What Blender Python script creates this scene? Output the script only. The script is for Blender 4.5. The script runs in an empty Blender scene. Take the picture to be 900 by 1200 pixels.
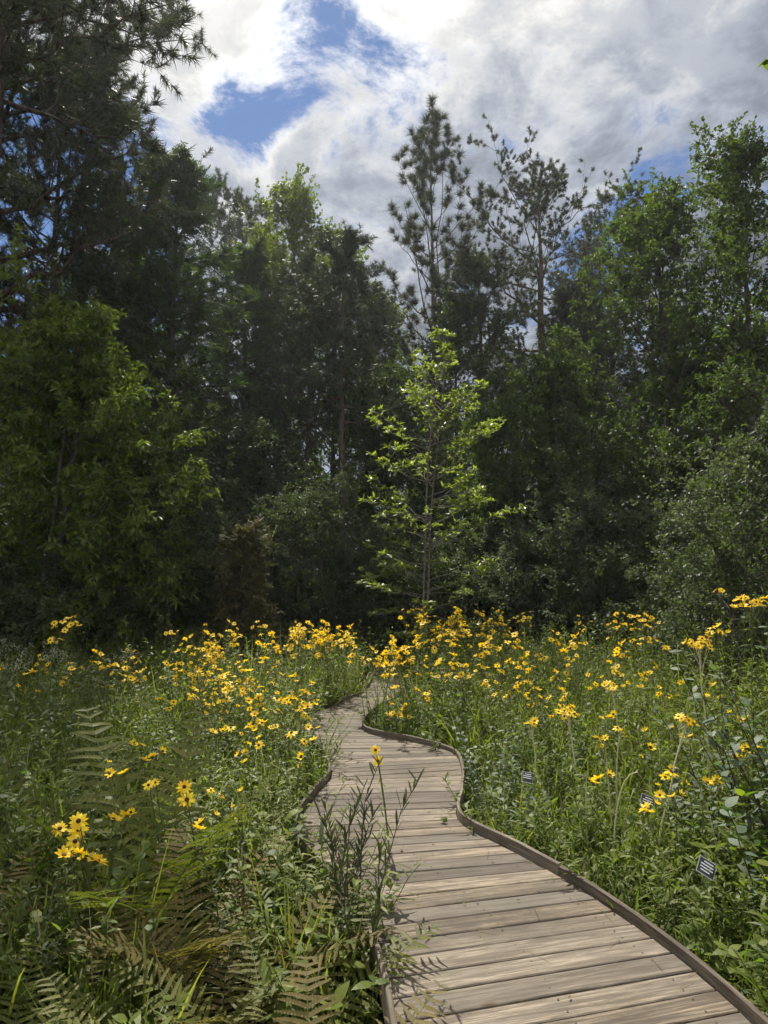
import bpy, math, random
import numpy as np
from mathutils import Vector, Matrix

# ---------------------------------------------------------------- camera, sky, sun
C = bpy.context.scene
COL = C.collection
EYE = 1.6
PITCH = 6.4
FOC = 800.0                     # focal length in pixels of the 900 x 1200 photograph
cam = bpy.data.cameras.new('camera'); cob = bpy.data.objects.new('camera', cam); COL.objects.link(cob)
cob.location = (0, 0, EYE); cob.rotation_euler = (math.radians(90 + PITCH), 0, 0)
cam.sensor_fit = 'VERTICAL'; cam.sensor_height = 24; cam.lens = 24 * FOC / 1200
cam.clip_start = 0.05; cam.clip_end = 3000
C.camera = cob
C.view_settings.view_transform = 'Standard'; C.view_settings.look = 'None'
C.view_settings.exposure = 0.66; C.view_settings.gamma = 1
C.view_settings.use_curve_mapping = False
C.render.engine = 'CYCLES'
cy = C.cycles
cy.max_bounces = 5; cy.diffuse_bounces = 4; cy.glossy_bounces = 2; cy.transmission_bounces = 3; cy.transparent_max_bounces = 4
cy.use_adaptive_sampling = True; cy.adaptive_threshold = 0.03
cy.sample_clamp_indirect = 6
cy.use_denoising = True

SUN_EL, SUN_AZ = 56.0, -17.0    # azimuth from the viewing direction, negative to the left
sd = Vector((math.cos(math.radians(SUN_EL)) * math.sin(math.radians(SUN_AZ)),
             math.cos(math.radians(SUN_EL)) * math.cos(math.radians(SUN_AZ)),
             math.sin(math.radians(SUN_EL))))
sl = bpy.data.lights.new('sun', 'SUN'); so = bpy.data.objects.new('sun', sl); COL.objects.link(so)
sl.energy = 5.0; sl.angle = math.radians(0.53); sl.color = (1.0, 0.93, 0.82)
so.rotation_euler = sd.to_track_quat('Z', 'Y').to_euler(); so.location = (-20, 40, 60)


def ray(u, v):
    """direction of a pixel of the 900 x 1200 photograph"""
    x, y = (u - 450) / FOC, (600 - v) / FOC
    p = math.radians(PITCH)
    return Vector((x, math.cos(p) - y * math.sin(p), math.sin(p) + y * math.cos(p)))


def at(u, v, D):
    r = ray(u, v); k = D / r.y
    return Vector((r.x * k, D, EYE + r.z * k))


W = bpy.data.worlds.new('World'); C.world = W; W.use_nodes = True
nt = W.node_tree; nt.nodes.clear()


def N(t, nt_=None, **kw):
    n = (nt_ or nt).nodes.new(t)
    for k, v in kw.items():
        if k.startswith('i_'):
            n.inputs[k[2:]].default_value = v
        else:
            setattr(n, k, v)
    return n


def math_n(t, op, a, b=None, c=None, clamp=False):
    n = t.nodes.new('ShaderNodeMath'); n.operation = op; n.use_clamp = clamp
    for i, v in enumerate((a, b, c)):
        if v is None: continue
        if isinstance(v, (int, float)): n.inputs[i].default_value = v
        else: t.links.new(v, n.inputs[i])
    return n.outputs[0]


def sstep(t, val, lo, hi, tolo=0.0, tohi=1.0):
    n = t.nodes.new('ShaderNodeMapRange'); n.interpolation_type = 'SMOOTHSTEP'
    t.links.new(val, n.inputs['Value'])
    n.inputs['From Min'].default_value = lo; n.inputs['From Max'].default_value = hi
    n.inputs['To Min'].default_value = tolo; n.inputs['To Max'].default_value = tohi
    return n.outputs[0]


def mixc(t, fac, a, b, blend='MIX'):
    n = t.nodes.new('ShaderNodeMix'); n.data_type = 'RGBA'; n.blend_type = blend
    for i, v in ((0, fac), (6, a), (7, b)):
        if isinstance(v, (int, float)): n.inputs[i].default_value = v
        elif isinstance(v, (tuple, list)): n.inputs[i].default_value = (*v, 1) if len(v) == 3 else v
        else: t.links.new(v, n.inputs[i])
    return n.outputs[2]


sky = N('ShaderNodeTexSky', sky_type='NISHITA', sun_disc=False)
sky.sun_elevation = math.radians(SUN_EL); sky.sun_rotation = math.radians(SUN_AZ)
sky.air_density = 1.0; sky.dust_density = 0.1; sky.ozone_density = 3.0
tc = N('ShaderNodeTexCoord')
sep = N('ShaderNodeSeparateXYZ'); nt.links.new(tc.outputs['Generated'], sep.inputs[0])
zz = math_n(nt, 'ADD', math_n(nt, 'MAXIMUM', sep.outputs[2], 0.0), 0.22)
cmb = N('ShaderNodeCombineXYZ')
nt.links.new(math_n(nt, 'DIVIDE', sep.outputs[0], zz), cmb.inputs[0])
nt.links.new(math_n(nt, 'DIVIDE', sep.outputs[1], zz), cmb.inputs[1])


def noise(t, vec, scale, detail, rough, dist=0.0, off=0.0):
    n = t.nodes.new('ShaderNodeTexNoise'); n.inputs['Scale'].default_value = scale
    n.inputs['Detail'].default_value = detail; n.inputs['Roughness'].default_value = rough
    n.inputs['Distortion'].default_value = dist
    if off:
        a = t.nodes.new('ShaderNodeVectorMath'); a.operation = 'ADD'; a.inputs[1].default_value = (off, off * 1.7, off * .6)
        t.links.new(vec, a.inputs[0]); vec = a.outputs[0]
    t.links.new(vec, n.inputs['Vector'])
    return n.outputs[0]


def near_dir(d, r_in, r_out):
    v = N('ShaderNodeVectorMath', operation='DOT_PRODUCT'); nt.links.new(tc.outputs['Generated'], v.inputs[0])
    v.inputs[1].default_value = d.normalized()
    return sstep(nt, v.outputs['Value'], math.cos(math.radians(r_out)), math.cos(math.radians(r_in)))


fine = noise(nt, cmb.outputs[0], 4.6, 12, 0.68, 0.35, 3.3)
broad = noise(nt, cmb.outputs[0], 1.15, 5, 0.5, 0.2, 8.1)
dens = math_n(nt, 'ADD', math_n(nt, 'MULTIPLY', fine, 1.45), math_n(nt, 'MULTIPLY', broad, 0.40))
gaps = None
for (u, v, r, k) in ((280, 140, 4.6, .165), (306, 110, 4.5, .09), (342, 50, 4.6, .145), (362, -20, 5, .11), (440, 90, 8, .11), (490, 40, 8, .10), (762, 236, 3.6, .18), (735, 268, 3.5, .08), (690, 320, 5, .26), (60, 300, 14, .24), (120, 190, 6, .20), (30, 120, 6, .12), (-250, 300, 20, .2), (1250, 200, 20, .2)):
    g = math_n(nt, 'MULTIPLY', near_dir(ray(u, v), 0, r), k)
    gaps = g if gaps is None else math_n(nt, 'ADD', gaps, g)
dens = math_n(nt, 'SUBTRACT', math_n(nt, 'ADD', dens, -0.20), gaps)
cover = sstep(nt, dens, 0.42, 0.70)
vsun = N('ShaderNodeVectorMath', operation='DOT_PRODUCT'); nt.links.new(tc.outputs['Generated'], vsun.inputs[0]); vsun.inputs[1].default_value = sd
glow = math_n(nt, 'POWER', math_n(nt, 'MAXIMUM', vsun.outputs['Value'], 0.0), 9.0)
soft = noise(nt, cmb.outputs[0], 2.0, 6, 0.55, 0.3, 15.0)
bil = noise(nt, cmb.outputs[0], 6.5, 11, 0.66, 0.3, 1.0)
shade = math_n(nt, 'ADD', sstep(nt, soft, 0.34, 0.66, 1.5, 3.5), sstep(nt, bil, 0.36, 0.64, -1.0, 1.1))
# thin, bright towards the sun; thick and grey away from it
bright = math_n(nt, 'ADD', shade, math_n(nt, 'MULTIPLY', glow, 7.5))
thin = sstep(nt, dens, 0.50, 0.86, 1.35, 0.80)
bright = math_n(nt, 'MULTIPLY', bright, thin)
# cloud behind the camera brightened, added fill light for the shaded faces
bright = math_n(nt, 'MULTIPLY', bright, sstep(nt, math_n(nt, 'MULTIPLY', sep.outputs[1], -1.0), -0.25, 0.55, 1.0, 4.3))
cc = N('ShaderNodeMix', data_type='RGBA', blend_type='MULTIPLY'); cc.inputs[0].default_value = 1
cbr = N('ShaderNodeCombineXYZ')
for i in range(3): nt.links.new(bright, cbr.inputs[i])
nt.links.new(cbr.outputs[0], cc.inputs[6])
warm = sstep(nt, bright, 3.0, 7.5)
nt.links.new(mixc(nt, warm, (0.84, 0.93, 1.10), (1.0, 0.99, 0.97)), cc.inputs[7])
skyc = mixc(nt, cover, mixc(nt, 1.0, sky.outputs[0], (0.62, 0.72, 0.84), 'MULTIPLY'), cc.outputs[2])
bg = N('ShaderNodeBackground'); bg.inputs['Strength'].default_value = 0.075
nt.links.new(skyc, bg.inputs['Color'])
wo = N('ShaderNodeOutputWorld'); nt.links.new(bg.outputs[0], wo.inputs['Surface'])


# ---------------------------------------------------------------- materials
def new_mat(name):
    m = bpy.data.materials.new(name); m.use_nodes = True
    t = m.node_tree; t.nodes.clear()
    out = t.nodes.new('ShaderNodeOutputMaterial')
    return m, t, out


def leaf_mat(name, dark, light, trans=None, tf=0.40, rough=0.52, spec=0.25, vein=True):
    m, t, out = new_mat(name)
    a = t.nodes.new('ShaderNodeAttribute'); a.attribute_name = 'tint'
    oi = t.nodes.new('ShaderNodeObjectInfo')
    f = math_n(t, 'ADD', a.outputs['Fac'], math_n(t, 'MULTIPLY', math_n(t, 'SUBTRACT', oi.outputs['Random'], 0.5), 0.3), clamp=True)
    col = mixc(t, f, dark, light)
    p = t.nodes.new('ShaderNodeBsdfPrincipled')
    p.inputs['Roughness'].default_value = rough; p.inputs['Specular IOR Level'].default_value = spec
    t.links.new(col, p.inputs['Base Color'])
    tr = t.nodes.new('ShaderNodeBsdfTranslucent')
    tcol = mixc(t, 1.0, col, trans or (1.55, 1.8, 0.65), 'MULTIPLY')
    t.links.new(tcol, tr.inputs['Color'])
    mx = t.nodes.new('ShaderNodeMixShader'); mx.inputs[0].default_value = tf
    t.links.new(p.outputs[0], mx.inputs[1]); t.links.new(tr.outputs[0], mx.inputs[2])
    t.links.new(mx.outputs[0], out.inputs['Surface'])
    return m


def bark_mat(name, c1, c2, scale=6.0, stretch=0.25, lichen=None):
    m, t, out = new_mat(name)
    g = t.nodes.new('ShaderNodeTexCoord'); mp = t.nodes.new('ShaderNodeMapping')
    mp.inputs['Scale'].default_value = (scale, scale, scale * stretch)
    t.links.new(g.outputs['Object'], mp.inputs[0])
    n1 = noise(t, mp.outputs[0], 2.2, 8, 0.65, 0.6)
    vo = t.nodes.new('ShaderNodeTexVoronoi'); vo.inputs['Scale'].default_value = 2.0; t.links.new(mp.outputs[0], vo.inputs['Vector'])
    f = math_n(t, 'MULTIPLY', sstep(t, n1, 0.3, 0.7), sstep(t, vo.outputs['Distance'], 0.0, 0.5, 0.4, 1.0))
    col = mixc(t, f, c1, c2)
    if lichen:
        n2 = noise(t, g.outputs['Object'], 3.0, 5, 0.6, 0.0, 5.0)
        col = mixc(t, sstep(t, n2, 0.55, 0.66), col, lichen)
    p = t.nodes.new('ShaderNodeBsdfPrincipled'); p.inputs['Roughness'].default_value = 0.9
    p.inputs['Specular IOR Level'].default_value = 0.2
    t.links.new(col, p.inputs['Base Color'])
    b = t.nodes.new('ShaderNodeBump'); b.inputs['Strength'].default_value = 0.8; b.inputs['Distance'].default_value = 0.03
    t.links.new(f, b.inputs['Height']); t.links.new(b.outputs[0], p.inputs['Normal'])
    t.links.new(p.outputs[0], out.inputs['Surface'])
    return m


def plain_mat(name, col, rough=0.6, spec=0.3, metal=0.0, var=0.15, scale=30):
    m, t, out = new_mat(name)
    g = t.nodes.new('ShaderNodeTexCoord')
    n1 = noise(t, g.outputs['Object'], scale, 5, 0.6)
    c = mixc(t, n1, tuple(x * (1 - var) for x in col), tuple(min(1, x * (1 + var)) for x in col))
    p = t.nodes.new('ShaderNodeBsdfPrincipled'); p.inputs['Roughness'].default_value = rough
    p.inputs['Specular IOR Level'].default_value = spec; p.inputs['Metallic'].default_value = metal
    t.links.new(c, p.inputs['Base Color']); t.links.new(p.outputs[0], out.inputs['Surface'])
    return m


M = {}
M['oak'] = leaf_mat('oak leaves', (0.04, 0.062, 0.022), (0.092, 0.125, 0.034))
M['gum'] = leaf_mat('pale deciduous leaves', (0.075, 0.100, 0.030), (0.160, 0.185, 0.048))
M['hickory'] = leaf_mat('yellowing leaves', (0.050, 0.082, 0.022), (0.150, 0.175, 0.038))
M['cypress'] = leaf_mat('cypress sprays', (0.04, 0.066, 0.028), (0.08, 0.12, 0.038), tf=0.3, rough=.6)
M['needles'] = leaf_mat('pine needles', (0.038, 0.054, 0.03), (0.085, 0.1, 0.046), trans=(1.3, 1.4, .8), tf=0.22, rough=.45)
M['shrub'] = leaf_mat('shrub leaves', (0.04, 0.06, 0.03), (0.085, 0.108, 0.048))
M['greyshrub'] = leaf_mat('grey green leaves', (0.055, 0.075, 0.045), (0.115, 0.135, 0.085))
M['cedar'] = leaf_mat('bronze cedar sprays', (0.055, 0.055, 0.02), (0.12, 0.105, 0.034), tf=.25, rough=.6)
M['sapling'] = leaf_mat('magnolia leaves', (0.115, 0.160, 0.042), (0.215, 0.250, 0.070), trans=(1.6, 1.7, .65), tf=.52, rough=.38, spec=.4)
M['herb'] = leaf_mat('sunflower foliage', (0.060, 0.092, 0.020), (0.190, 0.215, 0.048), rough=.50, spec=.24, tf=.45)
M['darkherb'] = leaf_mat('dark stalk leaves', (0.022, 0.026, 0.012), (0.055, 0.062, 0.024), tf=.25)
M['greyherb'] = leaf_mat('grey green foliage', (0.075, 0.10, 0.055), (0.15, 0.18, 0.105), rough=.55)
M['grass'] = leaf_mat('meadow grass', (0.068, 0.102, 0.020), (0.210, 0.222, 0.048), rough=.50, spec=.24, tf=.48)
M['broad'] = leaf_mat('broad leaves', (0.060, 0.098, 0.022), (0.165, 0.200, 0.040), rough=.50, spec=.24, tf=.48)
M['blue'] = leaf_mat('glaucous leaves', (0.066, 0.1, 0.058), (0.14, 0.18, 0.12), rough=.58, spec=.35, tf=.3)
M['fern'] = leaf_mat('fern fronds', (0.085, 0.105, 0.022), (0.19, 0.185, 0.046), rough=.55, tf=.45)
M['fernbrown'] = leaf_mat('browning fern fronds', (0.105, 0.088, 0.028), (0.23, 0.185, 0.065), rough=.6, tf=.4)
M['dry'] = leaf_mat('dry stalks', (0.20, 0.17, 0.10), (0.36, 0.31, 0.20), trans=(1.1, 1.1, .9), tf=.2, rough=.6)
M['petal'] = leaf_mat('yellow petals', (0.80, 0.48, 0.010), (0.95, 0.76, 0.050), trans=(1.05, 1.05, .8), tf=.42, rough=.5)
M['white'] = leaf_mat('whitish florets', (0.16, 0.18, 0.11), (0.34, 0.36, 0.26), trans=(1, 1, .9), tf=.3, rough=.7)
M['disc'] = plain_mat('dark flower disc', (0.035, 0.020, 0.012), .8, .2, var=.4, scale=200)
M['discolive'] = plain_mat('olive flower disc', (0.10, 0.065, 0.012), .8, .2, var=.4, scale=200)
M['stem'] = plain_mat('green stems', (0.07, 0.085, 0.030), .55, .3, var=.3)
M['stempale'] = plain_mat('pale stems', (0.38, 0.38, 0.22), .5, .3, var=.2)
M['stemdark'] = plain_mat('dark stems', (0.045, 0.035, 0.022), .6, .3, var=.3)
M['pinebark'] = bark_mat('pine bark', (0.045, 0.033, 0.026), (0.15, 0.115, 0.09), 5, .35)
M['bark'] = bark_mat('grey bark', (0.040, 0.034, 0.027), (0.12, 0.105, 0.088), 8, .2, (0.16, 0.17, 0.14))
M['smoothbark'] = bark_mat('smooth bark', (0.10, 0.09, 0.075), (0.20, 0.185, 0.155), 14, .5)
M['metal'] = plain_mat('grey metal', (0.40, 0.41, 0.42), .4, .5, .6)
M['black'] = plain_mat('black plastic', (0.018, 0.018, 0.020), .35, .4)
M['ink'] = plain_mat('engraved white', (0.72, 0.74, 0.74), .5, .3, var=.03)
M['post'] = plain_mat('dark damp timber', (0.07, 0.055, 0.04), .85, .2, var=.4, scale=8)


def ground_mat():
    m, t, out = new_mat('forest floor')
    g = t.nodes.new('ShaderNodeTexCoord')
    a = noise(t, g.outputs['Object'], 0.7, 6, 0.6); b = noise(t, g.outputs['Object'], 9, 9, 0.7, .4, 4.)
    c = mixc(t, sstep(t, b, .35, .65), (0.022, 0.017, 0.011), (0.085, 0.062, 0.036))
    c = mixc(t, sstep(t, a, .45, .65), c, (0.030, 0.042, 0.014))
    p = t.nodes.new('ShaderNodeBsdfPrincipled'); p.inputs['Roughness'].default_value = .95; p.inputs['Specular IOR Level'].default_value = .1
    t.links.new(c, p.inputs['Base Color'])
    bm = t.nodes.new('ShaderNodeBump'); bm.inputs['Distance'].default_value = .05; t.links.new(b, bm.inputs['Height']); t.links.new(bm.outputs[0], p.inputs['Normal'])
    t.links.new(p.outputs[0], out.inputs['Surface'])
    return m


def wood_mat(name='weathered deck timber', dim=1.0):
    """weathered deck boards: UV u runs along a board in metres (plus an offset per board), v across it"""
    m, t, out = new_mat(name)
    uv = t.nodes.new('ShaderNodeUVMap'); uv.uv_map = 'grain'
    tint = t.nodes.new('ShaderNodeAttribute'); tint.attribute_name = 'tint'
    mp = t.nodes.new('ShaderNodeMapping'); mp.inputs['Scale'].default_value = (1.4, 22, 1); t.links.new(uv.outputs[0], mp.inputs[0])
    grain = noise(t, mp.outputs[0], 1.6, 9, 0.66, 0.9)
    mp2 = t.nodes.new('ShaderNodeMapping'); mp2.inputs['Scale'].default_value = (2.2, 75, 1); t.links.new(uv.outputs[0], mp2.inputs[0])
    fineg = noise(t, mp2.outputs[0], 2.2, 8, 0.7, 0.3, 2.)
    mp3 = t.nodes.new('ShaderNodeMapping'); mp3.inputs['Scale'].default_value = (1.6, 5, 1); t.links.new(uv.outputs[0], mp3.inputs[0])
    blot = noise(t, mp3.outputs[0], 1.3, 6, 0.6, 0.5, 7.)
    # warm sound wood <-> silver weathered wood
    tone = math_n(t, 'ADD', math_n(t, 'MULTIPLY', tint.outputs['Fac'], .72), math_n(t, 'MULTIPLY', blot, .50))
    base = mixc(t, sstep(t, tone, .38, .82), (0.165, 0.155, 0.140), (0.370, 0.318, 0.245))
    base = mixc(t, sstep(t, grain, .38, .60), mixc(t, .82, base, (0.062, 0.050, 0.038)), base)
    base = mixc(t, sstep(t, fineg, .42, .60, .75, 0.), base, (0.10, 0.085, 0.068))
    base = mixc(t, sstep(t, blot, .54, .68, 0., .7), base, (0.075, 0.064, 0.053))
    g3 = t.nodes.new('ShaderNodeTexCoord')
    damp = noise(t, g3.outputs['Object'], 1.5, 7, 0.65, 0.4, 2.0)
    base = mixc(t, sstep(t, damp, .46, .64, 0., .66), base, (0.080, 0.072, 0.060))
    algae = noise(t, g3.outputs['Object'], 2.6, 6, 0.6, 0.4, 9.0)
    base = mixc(t, sstep(t, algae, .58, .72, 0., .35), base, (0.085, 0.090, 0.055))
    # knots
    mpk = t.nodes.new('ShaderNodeMapping'); mpk.inputs['Scale'].default_value = (2.3, 6.5, 1); t.links.new(uv.outputs[0], mpk.inputs[0])
    vk = t.nodes.new('ShaderNodeTexVoronoi'); vk.inputs['Scale'].default_value = 1.0; vk.inputs['Randomness'].default_value = 1.0; t.links.new(mpk.outputs[0], vk.inputs['Vector'])
    base = mixc(t, sstep(t, vk.outputs['Distance'], .05, .13, .8, 0.), base, (0.085, 0.050, 0.028))
    hsh = math_n(t, 'FRACT', math_n(t, 'MULTIPLY', tint.outputs['Fac'], 37.7))
    vv = t.nodes.new('ShaderNodeCombineXYZ')
    for i_ in range(3): t.links.new(math_n(t, 'ADD', math_n(t, 'MULTIPLY', hsh, .46 + .03 * i_), .64 - .02 * i_), vv.inputs[i_])
    base = mixc(t, 1.0, base, vv.outputs[0], 'MULTIPLY')
    base = mixc(t, 1.0, base, (dim, dim * .96, dim * .90), 'MULTIPLY')
    p = t.nodes.new('ShaderNodeBsdfPrincipled'); p.inputs['Roughness'].default_value = .75; p.inputs['Specular IOR Level'].default_value = .3
    t.links.new(base, p.inputs['Base Color'])
    bm = t.nodes.new('ShaderNodeBump'); bm.inputs['Distance'].default_value = .004; bm.inputs['Strength'].default_value = .7
    t.links.new(math_n(t, 'ADD', grain, math_n(t, 'MULTIPLY', fineg, .6)), bm.inputs['Height']); t.links.new(bm.outputs[0], p.inputs['Normal'])
    t.links.new(p.outputs[0], out.inputs['Surface'])
    return m


M['ground'] = ground_mat(); M['wood'] = wood_mat(); M['edgewood'] = wood_mat('weathered edge timber', .80)


# ---------------------------------------------------------------- mesh building
def unit(a):
    return a / np.maximum(np.linalg.norm(a, axis=-1, keepdims=True), 1e-9)


class G:
    """collects triangles and quads with a tint per vertex, then links them as one mesh"""
    def __init__(s):
        s.v = []; s.t = []; s.f3 = []; s.f4 = []; s.m3 = []; s.m4 = []; s.s3 = []; s.s4 = []; s.n = 0

    def add(s, V, tint, F3=None, F4=None, mat=0, smooth=False):
        V = np.asarray(V, np.float32).reshape(-1, 3)
        s.v.append(V); s.t.append(np.broadcast_to(np.asarray(tint, np.float32), (len(V),)).copy())
        if F3 is not None and len(F3):
            F3 = np.asarray(F3).reshape(-1, 3); s.f3.append(F3 + s.n); s.m3.append(np.full(len(F3), mat)); s.s3.append(np.full(len(F3), smooth))
        if F4 is not None and len(F4):
            F4 = np.asarray(F4).reshape(-1, 4); s.f4.append(F4 + s.n); s.m4.append(np.full(len(F4), mat)); s.s4.append(np.full(len(F4), smooth))
        s.n += len(V)
        return s

    def arrays(s):
        V = np.concatenate(s.v); T = np.concatenate(s.t)
        F3 = np.concatenate(s.f3) if s.f3 else np.zeros((0, 3), int)
        F4 = np.concatenate(s.f4) if s.f4 else np.zeros((0, 4), int)
        return V, T, F3, F4

    def mesh(s, name, mats, uv=None):
        V, T, F3, F4 = s.arrays()
        me = bpy.data.meshes.new(name)
        me.vertices.add(len(V)); me.vertices.foreach_set('co', V.ravel())
        loops = np.concatenate([F3.ravel(), F4.ravel()]).astype(np.int32)
        me.loops.add(len(loops)); me.loops.foreach_set('vertex_index', loops)
        n3, n4 = len(F3), len(F4)
        me.polygons.add(n3 + n4)
        me.polygons.foreach_set('loop_start', np.concatenate([np.arange(n3) * 3, n3 * 3 + np.arange(n4) * 4]).astype(np.int32))
        mi = np.concatenate(s.m3 + s.m4).astype(np.int32); sm = np.concatenate(s.s3 + s.s4).astype(bool)
        me.polygons.foreach_set('material_index', mi); me.polygons.foreach_set('use_smooth', sm)
        a = me.attributes.new('tint', 'FLOAT', 'POINT'); a.data.foreach_set('value', T)
        if uv is not None:
            ul = me.uv_layers.new(name='grain'); ul.data.foreach_set('uv', uv[loops].astype(np.float32).ravel())
        for m in (mats if isinstance(mats, (list, tuple)) else [mats]): me.materials.append(M[m])
        me.update(calc_edges=True)
        return me


def tubes(g, P, Rad, sides=5, mat=0, tint=0.5):
    """P (M,K,3) polylines with radii (M,K) as closed-side tubes"""
    P = np.asarray(P, float); Rad = np.asarray(Rad, float)
    if P.ndim == 2: P = P[None]; Rad = Rad[None]
    m, k, _ = P.shape
    d = unit(np.gradient(P, axis=1))
    ref = np.where(np.abs(d[..., 2:3]) > .8, np.array([1., 0, 0]), np.array([0, 0, 1.]))
    ref = np.broadcast_to(ref[:, :1], d.shape)
    u = unit(np.cross(d, ref)); w = np.cross(d, u)
    a = np.arange(sides) / sides * 2 * np.pi
    ring = P[:, :, None] + Rad[:, :, None, None] * (u[:, :, None] * np.cos(a)[:, None] + w[:, :, None] * np.sin(a)[:, None])
    idx = np.arange(m * k * sides).reshape(m, k, sides)
    F = np.stack([idx[:, :-1], np.roll(idx[:, :-1], -1, 2), np.roll(idx[:, 1:], -1, 2), idx[:, 1:]], -1)
    g.add(ring, tint, F4=F.reshape(-1, 4), mat=mat, smooth=True)


def curves(p0, d, L, bend, k, wob, rng):
    """(M,k,3) gently bent curves"""
    t = np.linspace(0, 1, k)[None, :, None]
    L = np.asarray(L)[:, None, None]
    P = p0[:, None] + L * (d[:, None] * t + bend[:, None] * t * t)
    if wob:
        n = rng.normal(0, 1, (len(p0), k, 3)) * wob * L; n[:, 0] = 0
        P = P + n * t
    return P


def rhombs(g, p, d, n, L, Wd, tint, fold=.25, mat=0, at_=.45):
    """folded pointed leaves, four vertices each"""
    s = unit(np.cross(d, n)); up = np.cross(s, d)
    L = np.asarray(L)[:, None] if np.ndim(L) else L; Wd = np.asarray(Wd)[:, None] if np.ndim(Wd) else Wd
    mid = p + d * L * at_ + up * Wd * fold
    V = np.stack([p, mid + s * Wd * .5, p + d * L, mid - s * Wd * .5], 1)
    b = np.arange(len(p))[:, None] * 4
    F = np.concatenate([b + np.array([[0, 1, 2]]), b + np.array([[0, 2, 3]])])
    g.add(V, np.repeat(tint, 4) if np.ndim(tint) else tint, F3=F, mat=mat)


def ribbons(g, p, d, n, L, Wd, droop, segs, prof, tint, mat=0, dv=None, cup=0.0):
    """strips along drooping curves; prof(t) scales the width; last point is a tip"""
    m = len(p); t = np.linspace(0, 1, segs + 1)
    L = np.broadcast_to(L, (m,)); Wd = np.broadcast_to(Wd, (m,)); droop = np.broadcast_to(droop, (m,))
    down = np.array([0, 0, -1.]) if dv is None else dv
    ctr = p[:, None] + L[:, None, None] * (d[:, None] * t[None, :, None] + down * (droop[:, None] * t[None] ** 2)[..., None])
    s = unit(np.cross(d, n))
    w = Wd[:, None] * prof(t)[None]
    off = s[:, None] * w[..., None] * .5
    lft, rgt = ctr - off, ctr + off
    V = np.empty((m, 2 * segs + 1, 3)); V[:, 0:2 * segs:2] = lft[:, :-1]; V[:, 1:2 * segs:2] = rgt[:, :-1]; V[:, -1] = ctr[:, -1]
    if cup:
        up = np.cross(s, d)
        V[:, 0:2 * segs] += np.repeat(up[:, None] * (w[:, :-1, None] * cup), 2, 1)
    b = (np.arange(m) * (2 * segs + 1))[:, None]
    q = np.array([[2 * i, 2 * i + 1, 2 * i + 3, 2 * i + 2] for i in range(segs - 1)])
    F4 = (b[:, None] + q[None]).reshape(-1, 4) if segs > 1 else None
    F3 = b + np.array([[2 * segs - 2, 2 * segs - 1, 2 * segs]])
    g.add(V, np.repeat(np.broadcast_to(tint, (m,)), 2 * segs + 1), F3=F3, F4=F4, mat=mat)


def rdir(rng, m):
    return unit(rng.normal(0, 1, (m, 3)))


def sph(az, el):
    return np.stack([np.cos(el) * np.cos(az), np.cos(el) * np.sin(az), np.sin(el)], -1)


lance = lambda t: np.sin(np.pi * np.clip(t * .86 + .10, 0, 1)) ** .8
ovate = lambda t: np.sin(np.pi * np.clip(t, 0.03, 1) ** .75)
blade = lambda t: (1 - t ** 2.2) * .9 + .1
petalp = lambda t: np.minimum(1, .45 + 2.2 * t) * (1 - t ** 4 * .6)


# ---------------------------------------------------------------- scene helpers
def link(name, data, parent=None, loc=None, rot=None, sc=None):
    o = bpy.data.objects.new(name, data); COL.objects.link(o)
    if parent is not None: o.parent = parent
    if loc is not None: o.location = loc
    if rot is not None: o.rotation_euler = rot
    if sc is not None: o.scale = (sc, sc, sc) if isinstance(sc, (int, float)) else sc
    return o


def thing(name, label, cat, loc=(0, 0, 0), rotz=0.0, sc=1.0, group=None, data=None):
    o = link(name, data, None, loc, (0, 0, rotz), sc)
    o['label'] = label; o['category'] = cat
    if group: o['group'] = group
    return o


# ---------------------------------------------------------------- ground and boardwalk
GZ = -0.35
rng = np.random.default_rng(5)


def gh(x, y):
    """height of the ground"""
    return GZ + .05 * np.sin(x * .9 + 1) * np.sin(y * .7) + .03 * np.sin(x * 2.3 + y * 1.7) + np.clip((y - 16) * .012, 0, 1.2)


def build_ground():
    xs = np.concatenate([np.linspace(-900, -30, 12)[:-1], np.linspace(-30, 30, 121), np.linspace(30, 900, 12)[1:]])
    ys = np.concatenate([np.linspace(-900, -5, 12)[:-1], np.linspace(-5, 45, 101), np.linspace(45, 1200, 12)[1:]])
    X, Y = np.meshgrid(xs, ys); Z = gh(X, Y)
    V = np.stack([X, Y, Z], -1); nx = len(xs)
    i = np.arange(len(ys) - 1)[:, None] * nx + np.arange(nx - 1)[None]
    F = np.stack([i, i + 1, i + nx + 1, i + nx], -1).reshape(-1, 4)
    g = G(); g.add(V, .5, F4=F, smooth=True)
    o = link('ground', g.mesh('ground', 'ground')); o['kind'] = 'structure'


build_ground()

EDGE_L = [(.16, .2), (.13, 1.2), (.07, 2.5), (-.05, 3.37), (-.33, 4.1), (-.58, 4.76), (-.53, 5.5), (-.45, 6.1), (-.56, 6.8), (-.76, 7.4), (-.97, 8.1), (-.92, 9.0), (-.64, 9.8), (-.32, 10.8), (-.22, 12.), (-.2, 14.), (-.3, 16.)]
EDGE_R = [(1.5, .5), (1.45, 1.6), (1.345, 2.85), (1.12, 3.68), (.82, 4.33), (.52, 4.92), (.60, 5.60), (.69, 6.35), (.655, 6.95), (.30, 7.38), (-.24, 7.96), (-.14, 9.2), (.12, 10.), (.27, 10.9), (.28, 12.), (.25, 14.), (.15, 16.)]


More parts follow.
